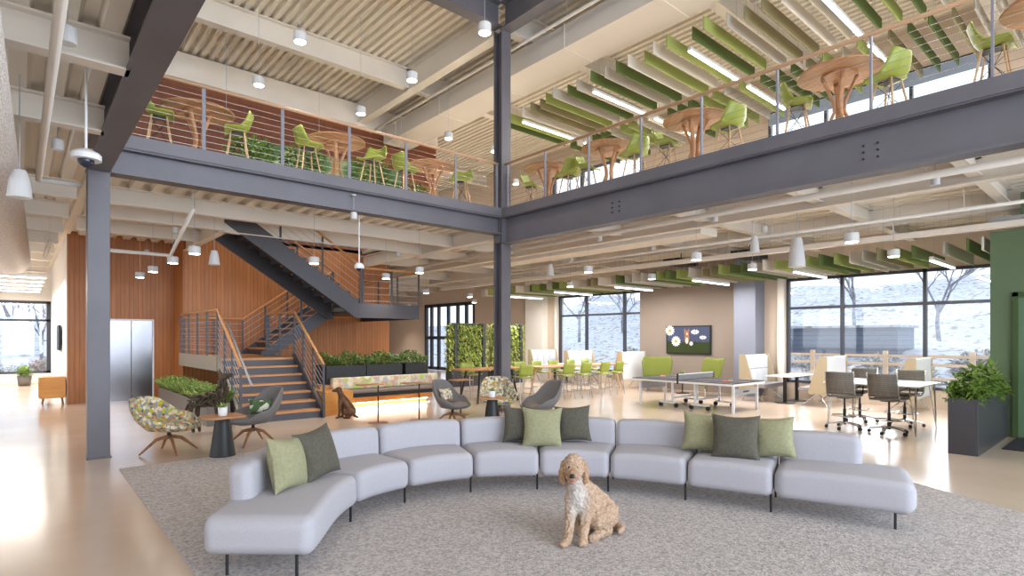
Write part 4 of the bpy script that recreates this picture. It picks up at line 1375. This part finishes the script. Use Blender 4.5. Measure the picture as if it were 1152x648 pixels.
# ================================================================ DINING TABLES AND CHAIRS
def dining_table(label, x0, x1, y, legm):
    t = thing('dining_table', label, 'table', ((x0 + x1) / 2, y, 0), 0, 'long counter tables')
    h = (x1 - x0) / 2
    G().box(-h, h, -.42, .42, .83, .86).build('tabletop', 'wood', t, bevel=.005)
    for sx in (-1, 1):
        for sy in (-1, 1):
            G().tube([(sx * (h - .45), sy * .28, .83), (sx * (h - .3), sy * .38, 0)], [.035, .022], 8).build('leg', legm, t)


dining_table('long timber table with dark splayed legs behind the tall column', 8.3, 10.25, 11.5, 'black')
dining_table('long timber table with pale splayed legs among green chairs', 10.5, 14.2, 11.2, 'maple')


def green_chair(loc, rz, label):
    t = thing('dining_chair', label, 'chair', loc, rz, 'green dining chairs')
    G().grid(lambda u, v: Vector(((u - .5) * .42, (v - .5) * .42, .62 + .03 * (abs(u - .5) * 2) ** 3 + .02 * (1 - v) ** 2)), 7, 7).build('seat', 'green', t, smooth=True, solid=.018)
    G().grid(lambda u, v: Vector(((u - .5) * .42, .2 + .05 * v - .05 * (abs(u - .5) * 2) ** 2, .68 + v * .28)), 9, 5).build('backrest', 'green', t, smooth=True, solid=.018)
    for sx in (-1, 1):
        for sy in (-1, 1):
            G().tube([(sx * .17, sy * .15, .61), (sx * .2, sy * .22, 0)], .01, 6).build('leg', 'chrome', t)
    G().tube([(.19, .2, .2), (-.19, .2, .2), (-.19, -.2, .2), (.19, -.2, .2)], .007, 5, close=True).build('footrest', 'chrome', t)
    G().tube([(-.14, .18, .61), (-.14, .21, .72)], .009, 6).tube([(.14, .18, .61), (.14, .21, .72)], .009, 6).build('back_support', 'chrome', t)
    return t


gc = green_chair((11.05, 10.5, 0), PI, 'green chair on the near side of the long pale-legged table, first from the left')
for i, x in enumerate([11.75, 12.55, 13.2]):
    dup(gc, (x, 10.5, 0), PI + .05 * i, 'green chair on the near side of the long pale-legged table, %s from the left' % nth(i + 1))
for i, x in enumerate([10.9, 11.6, 12.3, 13.1, 13.8]):
    dup(gc, (x, 11.95, 0), .04 * i, 'green chair on the far side of the long pale-legged table, %s from the left' % nth(i))
dup(gc, (9.75, 10.75, 0), PI - .1, 'green chair at the right end of the dark-legged table')
dup(gc, (9.3, 12.3, 0), 0, 'green chair behind the dark-legged table')


# ================================================================ PING PONG TABLE
pt = thing('ping_pong_table', 'grey ping pong table with white frame and net', 'ping pong table', (12.26, 7.28, 0))
G().box(-.74, .74, -1.32, -.01, .645, .665).box(-.74, .74, .01, 1.32, .645, .665).build('playing_surface', 'pingtop', pt)
G().box(-.74, .74, -1.32, -1.30, .6, .645).box(-.74, .74, 1.30, 1.32, .6, .645).box(-.74, -.72, -1.3, 1.3, .6, .645).box(.72, .74, -1.3, 1.3, .6, .645).build('apron', 'white', pt)
G().box(-.003, .003, -1.32, 1.32, .665, .6658).box(-.74, -.73, -1.32, 1.32, .665, .6658).box(.73, .74, -1.32, 1.32, .665, .6658).build('court_lines', 'wtop', pt)
G().box(-.8, .8, -.003, .003, .68, .80).build('net', mat('net_mesh', (120, 120, 124), .8), pt)
G().box(-.8, .8, -.006, .006, .79, .81).build('net_tape', 'white', pt)
for sx in (-1, 1):
    G().box(sx * .8 - .012, sx * .8 + .012, -.02, .02, .58, .82).build('net_post', 'black', pt)
for sy in (-1, 1):
    for sx in (-1, 1):
        G().box(sx * .55 - .025, sx * .55 + .025, sy * 1.22 - .025, sy * 1.22 + .025, .0, .62).build('leg', 'white', pt)
        G().box(sx * .55 - .02, sx * .55 + .02, sy * .3 - .02, sy * .3 + .02, .12, .62).build('leg', 'white', pt)
        w_ = G()
        w_.tube([(sx * .55 - .02, sy * .2, .05), (sx * .55 + .02, sy * .2, .05)], .05, 12)
        w_.build('wheel', 'black_rub', pt)
        w_ = G().tube([(sx * .55 - .02, sy * .62, .05), (sx * .55 + .02, sy * .62, .05)], .05, 12).build('wheel', 'black_rub', pt)
    G().box(-.57, .57, sy * 1.22 - .02, sy * 1.22 + .02, .38, .52).build('end_panel', 'greymetal', pt)
    for sx in (-1, 1):
        G().box(sx * .55 - .02, sx * .55 + .02, sy * .2, sy * .64, .09, .13).build('wheel_rail', 'white', pt)
    G().box(-.55, .55, sy * .3 - .015, sy * .3 + .015, .2, .24).build('cross_bar', 'white', pt)
g = G()
for k_ in range(7):
    g.box(-.14 + k_ * .04, -.115 + k_ * .04, -1.245, -1.241, .435, .465)
g.build('maker_mark', 'black', pt)
def paddle(label, x, y, m, rz):
    t = thing('paddle', label, 'paddle', (x, y, .667), rz, 'paddles on the ping pong table')
    G().lathe([(.075, 0), (.078, .006), (.075, .014)], 20).build('blade', m, t)
    G().box(-.012, .012, -.17, -.07, .0, .02).build('handle', 'maple', t, bevel=.004)
paddle('orange paddle on the right half of the ping pong table', 12.1, 6.45, mat('paddle_orange', (216, 96, 30), .6), 1)
paddle('pale red paddle on the left half of the ping pong table', 12.4, 8.3, mat('paddle_red', (214, 130, 96), .6), 2.4)

# ================================================================ TV AND WING CHAIRS
tv = thing('television', 'black television on the taupe wall showing an animal among daisies', 'television', (15.82, 9.65, 1.14))
G().box(-.06, 0, -.78, .78, 0, .89).build('case', 'black', tv, bevel=.006)
g = G()
def quad(y0, y1, z0, z1, d=0, mi=0):
    g.mi = mi
    x = -.061 - d
    g.add([(x, y0, z0), (x, y1, z0), (x, y1, z1), (x, y0, z1)], [(0, 3, 2, 1)])
def disc(cy, cz, ry, rz_, d, mi, n=16, rot=0):
    g.mi = mi
    V = []
    for k in range(n):
        a = 2 * PI * k / n
        u, v = ry * math.cos(a), rz_ * math.sin(a)
        V.append((-.061 - d, cy + u * math.cos(rot) - v * math.sin(rot), cz + u * math.sin(rot) + v * math.cos(rot)))
    g.add(V, [tuple(range(n))])
quad(-.74, .74, .04, .85, 0, 0)
quad(-.74, .74, .04, .36, .0005, 1)
for k in range(60):
    yy = -.72 + k * .0245
    g.mi = 1
    g.add([(-.0618, yy - .02, .34), (-.0618, yy + .02, .34), (-.0618, yy + rr.uniform(-.03, .03), .36 + rr.random() * .09)], [(0, 1, 2)])
def daisy(cy, cz, s_, n=13, tilt=1):
    for k in range(n):
        a = 2 * PI * k / n
        disc(cy + math.cos(a) * s_ * .6, cz + math.sin(a) * s_ * .6 * tilt, s_ * .42, s_ * .14, .001, 2, 8, math.atan2(math.sin(a) * tilt, math.cos(a)))
    disc(cy, cz, s_ * .32, s_ * .32 * tilt, .0014, 3)
# +y is left in the photograph
daisy(.42, .40, .17); daisy(.64, .74, .17); daisy(-.25, .69, .14, tilt=.4); daisy(-.52, .52, .12, tilt=.35); daisy(-.12, .33, .07)
disc(.03, .50, .085, .17, .0016, 4); disc(.04, .67, .085, .07, .0018, 4); disc(.1, .74, .03, .05, .0017, 4); disc(-.03, .74, .03, .05, .0017, 4); disc(.03, .42, .05, .1, .002, 5); disc(.02, .635, .035, .03, .002, 5)
disc(.065, .68, .01, .012, .0022, 6); disc(.0, .68, .01, .012, .0022, 6)
g.build('screen_picture', [mat('screen_sky', (58, 64, 90), .4, emit=.25), mat('screen_grass', (38, 50, 18), .4, emit=.2), mat('screen_petal', (220, 222, 226), .4, emit=.2), mat('screen_orange', (216, 140, 50), .4, emit=.2),
                          mat('screen_brown', (138, 98, 76), .4, emit=.2), mat('screen_cream', (216, 190, 170), .4, emit=.2), mat('screen_black', (14, 14, 16), .4)], tv)


def wing_chair(label, x, y, face, w=.42, hgt=1.04):
    t = thing('wing_chair', label, 'armchair', (x, y, 0), face, 'lime wing chairs by the television')
    def sh(u, v):
        a = (u * 2 - 1)
        ang = a * 1.35
        z = .42 + v * (hgt - .42 + .04 * abs(a))
        rad = w * (.86 + .16 * v)
        return Vector((math.sin(ang) * rad, .05 + math.cos(ang) * rad * .7 + .1 * v, z if abs(a) < .75 else .42 + (z - .42) * (1 - (abs(a) - .75) * 1.2)))
    G().grid(sh, 25, 9).build('backrest', 'lime_fab', t, smooth=True, solid=.05)
    G().lathe([(.02, .3), (w * .75, .3), (w * .86, .34), (w * .86, .42), (w * .75, .45), (.02, .46)], 24).build('seat', 'lime_fab', t, smooth=True)
    for sx in (-1, 1):
        for sy in (-1, 1):
            G().tube([(sx * .15, sy * .15, .3), (sx * .28, sy * .28, 0)], [.016, .011], 6).build('leg', 'chrome', t)


wing_chair('lime green wing chair under the left of the television', 14.8, 10.15, R(-62), .46)
wing_chair('lime green wing chair under the right of the television', 14.75, 8.45, R(-110), .42)
t = thing('coffee_table', 'low round table with a small plant between the wing chairs', 'table', (14.9, 9.3, 0))
G().lathe([(.3, .5), (.31, .51), (.3, .52)], 24).build('tabletop', 'wtop', t)
G().tube([(0, 0, 0.02), (0, 0, .5)], .02, 8).build('post', 'black', t)
G().lathe([(.2, 0), (.2, .015), (.03, .02)], 20).build('base', 'black', t)
t = thing('potted_plant', 'small green plant between the lime wing chairs', 'plant', (14.9, 9.3, .52))
G().lathe([(.04, 0), (.05, .08), (.04, .08)], 14).build('pot', 'planter', t)
g = G()
for k in range(30):
    a = rr.uniform(0, 2 * PI); e = rr.uniform(.4, 1.4)
    g.leaf((0, 0, .07), (math.cos(a) * math.cos(e), math.sin(a) * math.cos(e), math.sin(e)), .14, .03)
g.build('leaves', 'leaf_f', t)


# ================================================================ HIGH-BACK BOOTHS
def pod(label, x, y, rz, wid=1.3, z1=1.2):
    """high-back bench, back at +y, faces -y locally"""
    t = thing('booth_bench', label, 'booth bench', (x, y, 0), rz, 'high-back booth benches')
    h = wid / 2
    G().box(-h, h, .0, .09, .32, z1).build('backrest', 'pod', t, bevel=.02, seg=3)
    g = G()
    n = 4
    for k in range(n):
        a = -h + wid * k / n
        g.box(a + .006, a + wid / n - .006, -.05, .0, .46, .82)
        g.box(a + .006, a + wid / n - .006, -.05, .0, .83, z1 - .03)
    g.build('back_cushion', 'pod', t, bevel=.018, seg=3)
    G().box(-h, h, -.55, .0, .36, .46).build('seat', 'pod_seat', t, bevel=.02, seg=3)
    for sx in (-1, 1):
        g = G()
        P = [(-.32, .3), (.11, .3), (.11, z1 + .01), (-.06, z1 + .01)]
        V = [(sx * h, a, b) for a, b in P] + [(sx * (h + .03), a, b) for a, b in P]
        g.add(V, [(3, 2, 1, 0), (4, 5, 6, 7), (0, 1, 5, 4), (1, 2, 6, 5), (2, 3, 7, 6), (3, 0, 4, 7)])
        g.build('side_panel', 'tan', t)
        G().tube([(sx * (h - .15), -.1, .36), (sx * (h - .1), -.5, .0)], .014, 6).tube([(sx * (h - .15), -.15, .36), (sx * (h - .1), .08, .0)], .014, 6).build('leg_frame', 'chrome', t)
    return t


pod('high-back booth bench with white quilted back beside the blue-grey pier', 14.95, 7.12, 0)
pod('high-back booth bench left of the office chairs, facing the white table', 14.95, 5.2, PI, 1.3)
pod('high-back booth bench behind the office table', 14.95, 3.45, PI, 1.3)
pod('far high-back booth bench before the white pier', 14.95, 15.3, 0, 1.3)
pod('far high-back booth bench before the left of the far window', 14.95, 13.45, 0, 1.3)
pod('far high-back booth bench seen from behind, right of the far window', 14.95, 11.7 - .5, PI, 1.2)


def post_table(label, x, y, wx=1.3, dy=.62, top=.7):
    t = thing('booth_table', label, 'table', (x, y, 0), 0, 'white booth tables')
    G().box(-wx / 2, wx / 2, -dy / 2, dy / 2, top - .03, top).build('tabletop', 'wtop', t, bevel=.01)
    for sx in (-1, 1):
        G().box(sx * wx * .24 - .035, sx * wx * .24 + .035, -.035, .035, .012, top - .03).build('post', 'black', t)
        G().lathe([(.24, 0), (.24, .012), (.04, .016)], 20, (sx * wx * .24, 0, 0)).build('foot', 'black', t)


post_table('white table on black posts between the booth benches', 15.0, 6.2, 1.5)
post_table('white table on black posts at the far booth', 15.0, 14.4, 1.3)

# ================================================================ OFFICE TABLE AND DRAFTING CHAIRS
t = thing('meeting_table', 'white counter-height table on hairpin legs among taupe drafting chairs', 'table', (11.86, 3.3, 0))
G().box(-.7, .7, -.74, .74, .82, .845).build('tabletop', 'wtop', t, bevel=.006)
for sx in (-1, 1):
    for sy in (-1, 1):
        x, y = sx * .64, sy * .66
        g = G()
        for dx, dy in ((0, -.09 * sy), (-.09 * sx, 0), (0, 0)):
            g.tube([(x + dx, y + dy, .82), (x + .02 * sx, y + .02 * sy, .0)], .008, 6)
        g.build('leg', 'chrome', t)


def drafting(loc, rz, label):
    """faces -y locally"""
    t = thing('drafting_chair', label, 'office chair', loc, rz, 'taupe ribbed drafting chairs')
    G().grid(lambda u, v: Vector(((u - .5) * .46, (v - .5) * .42, .6 + .02 * math.cos(v * 5))), 3, 13).build('seat', 'mesh_taupe', t, smooth=True, solid=.03)
    G().grid(lambda u, v: Vector(((u - .5) * .44, .22 + .07 * v + .02 * math.sin(v * PI), .64 + v * .4)), 3, 13).build('backrest', 'mesh_taupe', t, smooth=True, solid=.025)
    for sx in (-1, 1):
        G().tube([(sx * .23, -.2, .6), (sx * .23, .16, .6), (sx * .23, .22, .64), (sx * .225, .31, 1.05)], .013, 6).build('side_frame', 'chrome', t, smooth=True)
        G().tube([(sx * .24, .22, .76), (sx * .27, .1, .8), (sx * .27, -.12, .8), (sx * .24, -.16, .62)], .012, 6).build('armrest', 'black', t, smooth=True)
    G().tube([(-.225, .25, .84), (.225, .25, .84)], .01, 6).build('back_bar', 'chrome', t)
    G().tube([(0, 0, .08), (0, 0, .36)], .026, 10).tube([(0, 0, .36), (0, 0, .58)], .016, 8).box(-.1, .1, -.1, .1, .555, .58).build('gas_post', 'black', t)
    ring = [(.21 * math.cos(2 * PI * k / 24), .21 * math.sin(2 * PI * k / 24), .24) for k in range(24)]
    G().tube(ring, .009, 6, close=True).tube([(-.21, 0, .24), (.21, 0, .24)], .006, 5).tube([(0, -.21, .24), (0, .21, .24)], .006, 5).build('foot_ring', 'chrome', t)
    for k in range(5):
        a = 2 * PI * k / 5 + .3
        c_, s_ = math.cos(a), math.sin(a)
        l_ = G().tube([(.02 * c_, .02 * s_, .12), (.29 * c_, .29 * s_, .075)], [.018, .012], 6).build('base_arm', 'chrome', t)
        G().tube([(.29 * c_ - .02 * s_, .29 * s_ + .02 * c_, .032), (.29 * c_ + .02 * s_, .29 * s_ - .02 * c_, .032)], .03, 10).build('caster', 'black_rub', l_)
    return t


dc = drafting((11.28, 3.72, 0), R(92), 'taupe ribbed drafting chair at the near side of the white table, left one')
dup(dc, (11.26, 3.02, 0), R(85), 'taupe ribbed drafting chair at the near side of the white table, right one')
dup(dc, (12.5, 3.85, 0), R(-88), 'taupe ribbed drafting chair across the white table, left one')
dup(dc, (12.5, 3.1, 0), R(-95), 'taupe ribbed drafting chair across the white table, right one')

# dark cafe chair at the window, white tables far left of the living wall
def cafe_chair(loc, rz, label, m='black'):
    t = thing('cafe_chair', label, 'chair', loc, rz)
    G().grid(lambda u, v: Vector(((u - .5) * .4, (v - .5) * .4, .45)), 3, 3).build('seat', m, t, solid=.02)
    G().grid(lambda u, v: Vector(((u - .5) * .4, .2 + .06 * v - .06 * (abs(u - .5) * 2) ** 2, .5 + v * .4)), 7, 4).build('backrest', m, t, smooth=True, solid=.015)
    for sx in (-1, 1):
        for sy in (-1, 1):
            G().tube([(sx * .16, sy * .16, .45), (sx * .2, sy * .2, 0)], .011, 6).build('leg', m, t)
    G().tube([(-.15, .18, .45), (-.15, .21, .55)], .01, 5).tube([(.15, .18, .45), (.15, .21, .55)], .01, 5).build('back_support', m, t)
    return t
cafe_chair((14.3, 1.95 + .35, 0), R(60), 'dark blue-grey chair by the window behind the planter', 'frame_b')
for i, (x, y, rz) in enumerate([(11.8, 20.8, 1.2), (12.9, 21.6, 4.1), (12.3, 19.9, 0), (13.4, 23.4, 2)]):
    cafe_chair((x, y, 0), rz, 'white cafe chair before the folding doors, %s from the left' % nth(i), 'white')
for i, (x, y) in enumerate([(12.35, 21.2), (13.2, 22.8)]):
    t = thing('cafe_table', 'white cafe table before the folding doors, %s' % ['nearer one', 'farther one'][i], 'table', (x, y, 0))
    G().lathe([(.35, .72), (.36, .73), (.35, .745)], 24).build('tabletop', 'wtop', t)
    G().tube([(0, 0, .02), (0, 0, .72)], .025, 8).build('post', 'chrome', t)
    G().lathe([(.22, 0), (.22, .015), (.03, .02)], 20).build('base', 'chrome', t)

# ================================================================ LEFT PASSAGE
t = thing('cabinet', 'small orange timber cabinet on legs by the passage wall', 'cabinet', (.64, 18.15, 0))
G().box(-.26, .24, -.28, .28, .16, .68).build('body', 'cab_wood', t, bevel=.004)
G().box(-.275, -.26, -.27, -.01, .18, .66).build('door', 'cab_wood', t)
G().box(-.275, -.26, .01, .27, .18, .66).build('door', 'cab_wood', t)
for sx in (-1, 1):
    for sy in (-1, 1):
        G().tube([(sx * .18, sy * .2, .16), (sx * .2, sy * .24, 0)], [.018, .012], 6).build('leg', 'wood_leg', t)
t = thing('wall_screen', 'black wall-mounted screen in the left passage', 'television', (.9, 20.3, 1.35))
G().box(-.08, -.03, -.6, .6, -.05, .65).build('case', 'black', t, bevel=.005)
G().box(-.03, 0, -.1, .1, .1, .5).build('bracket', 'black', t)
t = thing('potted_plant', 'green potted plant under the far left window', 'plant', (.15, 25.6, 0))
G().lathe([(.16, 0), (.2, .35), (.18, .35), (.16, .3)], 18).build('pot', 'planter_g', t, smooth=True)
g = G()
for k in range(160):
    a = rr.uniform(0, 2 * PI); e = rr.uniform(.3, 1.4)
    g.leaf((0, 0, .33), (math.cos(a) * math.cos(e), math.sin(a) * math.cos(e), math.sin(e)), rr.uniform(.3, .6), .07)
g.build('leaves', 'leaf_f', t)
t = thing('armchair', 'beige armchair at the far left by the window', 'armchair', (-.95, 21.5, 0))
G().box(-.4, .4, -.38, .38, .15, .42).build('seat', 'tan', t, bevel=.05, seg=3)
G().box(-.4, .4, .28, .42, .42, .8).build('backrest', 'tan', t, bevel=.05, seg=3)
G().box(-.46, -.36, -.38, .4, .15, .58).box(.36, .46, -.38, .4, .15, .58).build('armrest', 'tan', t, bevel=.04, seg=3)
for sx in (-1, 1):
    for sy in (-1, 1):
        G().tube([(sx * .34, sy * .32, .16), (sx * .34, sy * .32, 0)], .018, 6).build('leg', 'wood_leg', t)

# ================================================================ OUTSIDE
def hill(name, x0, x1, y0, y1, f, label, n=46):
    g = G()
    g.grid(lambda u, v: Vector((x0 + (x1 - x0) * u, y0 + (y1 - y0) * v, f(x0 + (x1 - x0) * u, y0 + (y1 - y0) * v))), n, n)
    return struct(name, g, 'snow', label, 'ground', smooth=True)
def hf(x, y):
    d_ = max(0, x - 22)
    return -.1 + d_ * .16 + min(d_ * .1, 1.2) * noise.noise(Vector((x * .12, y * .12, 0))) + .25 * noise.noise(Vector((x * .6, y * .6, 3)))* min(1, d_)
hill('terrain', 16.3, 70, -30, 60, hf, 'snow-dusted hillside outside the windows')
def hf2(x, y):
    d_ = max(0, y - 31)
    return -.1 + d_ * .1 + .3 * noise.noise(Vector((x * .5, y * .5, 3))) * min(1, d_ * .5)
hill('terrain.001', -30, 16, 27.3 + 3, 70, hf2, 'snowy ground outside the far left window')


def bare_tree(label, x, y, z, h, seed):
    t = thing('bare_tree', label, 'tree', (x, y, z), 0, 'frosted trees on the hillside')
    q = random.Random(seed)
    g = G()
    def br(p, d, L_, r, dep):
        e = p + d * L_
        g.tube([p, p.lerp(e, .5) + Vector((q.uniform(-1, 1), q.uniform(-1, 1), 0)) * L_ * .05, e], [r, r * .85, r * .65], 5)
        if dep == 0: return
        for _ in range(3 if dep > 1 else 5):
            n = (d + Vector((q.uniform(-1, 1), q.uniform(-1, 1), q.uniform(-.2, .7))) * .75).normalized()
            br(p.lerp(e, q.uniform(.5, 1)), n, L_ * q.uniform(.55, .8), r * .55, dep - 1)
    br(Vector((0, 0, -.3)), Vector((0, 0, 1)), h * .4, h * .02, 4)
    g.build('trunk_and_branches', 'bark', t)


tn = 0
TR = [(30, 2), (34, 7), (33.5, 4), (38, 12), (33, -2), (32, 14), (36, 17), (31, 19), (41, 4), (30, 27), (33, 35), (42, 22), (39, -6), (36, -9), (35, 27)]
for i, (x, y) in enumerate(TR):
    bare_tree('frosted bare tree outside, %s of those seen through the big windows' % nth(i), x, y, hf(x, y), random.Random(i).uniform(5, 8), i)
for i, (x, y) in enumerate([(-1.5, 36.5), (.9, 37), (-3.6, 39), (1.8, 40), (-.3, 44)]):
    bare_tree('frosted bare tree outside the far left window, %s one' % nth(i), x, y, hf2(x, y), 4.5, 50 + i)


def bush(label, x, y, z, s_, grp):
    g = G()
    q = random.Random(x * 7 + y)
    for k in range(260):
        d_ = Vector([q.gauss(0, 1) for _ in range(3)]).normalized()
        d_.z = abs(d_.z)
        p = Vector((d_.x * s_, d_.y * s_, d_.z * s_ * .8)) * q.uniform(.6, 1)
        g.leaf(p, d_ + Vector((q.uniform(-.6, .6), q.uniform(-.6, .6), .3)), .3 * s_, .1 * s_)
    g.ell((0, 0, .2 * s_), (s_ * .7, s_ * .7, s_ * .55))
    o = g.build('snowy_bush', 'bush')
    o.location = (x, y, z)
    tag(o, label, 'bush', grp)


for i in range(16):
    q = random.Random(100 + i)
    x, y = (22.8 if i % 2 else 25.2), -2 + i * 1.5
    bush('snowy bush outside the big windows, %s from the right' % nth(i), x, y, hf(x, y), q.uniform(.5, .95), 'snowy bushes on the slope')
for i in range(6):
    q = random.Random(200 + i)
    x, y = -3.5 + i * 1.1, (31.4 if i % 2 else 33)
    bush('snowy bush outside the far left window, %s from the left' % nth(i), x, y, hf2(x, y), q.uniform(.6, .85), 'snowy bushes beyond the passage')

fe = thing('wooden_fence', 'pale wooden rail fence outside the big window', 'fence', (20, 0, -.1))
for k_ in range(9):
    G().box(-.06, .06, -3 + k_ * 2.1, -2.88 + k_ * 2.1, 0, 1.35).build('post', 'fence', fe)
for z in (.55, .95, 1.2):
    G().box(-.03, .03, -3, 14, z - .04, z + .04).build('rail', 'fence', fe)
sh = thing('shed', 'low blue-grey slatted enclosure on the slope outside', 'shed', (28, 9.6, .2))
G().box(0, 2.5, -2.4, 2.2, 0, 1.9).build('wall', slat_mat('shed_slats', (84, 96, 116), (104, 116, 136), 'Z', .22, .12), sh)
G().box(-.15, 2.7, -2.55, 2.35, 1.9, 2.0).build('roof', 'snow', sh)
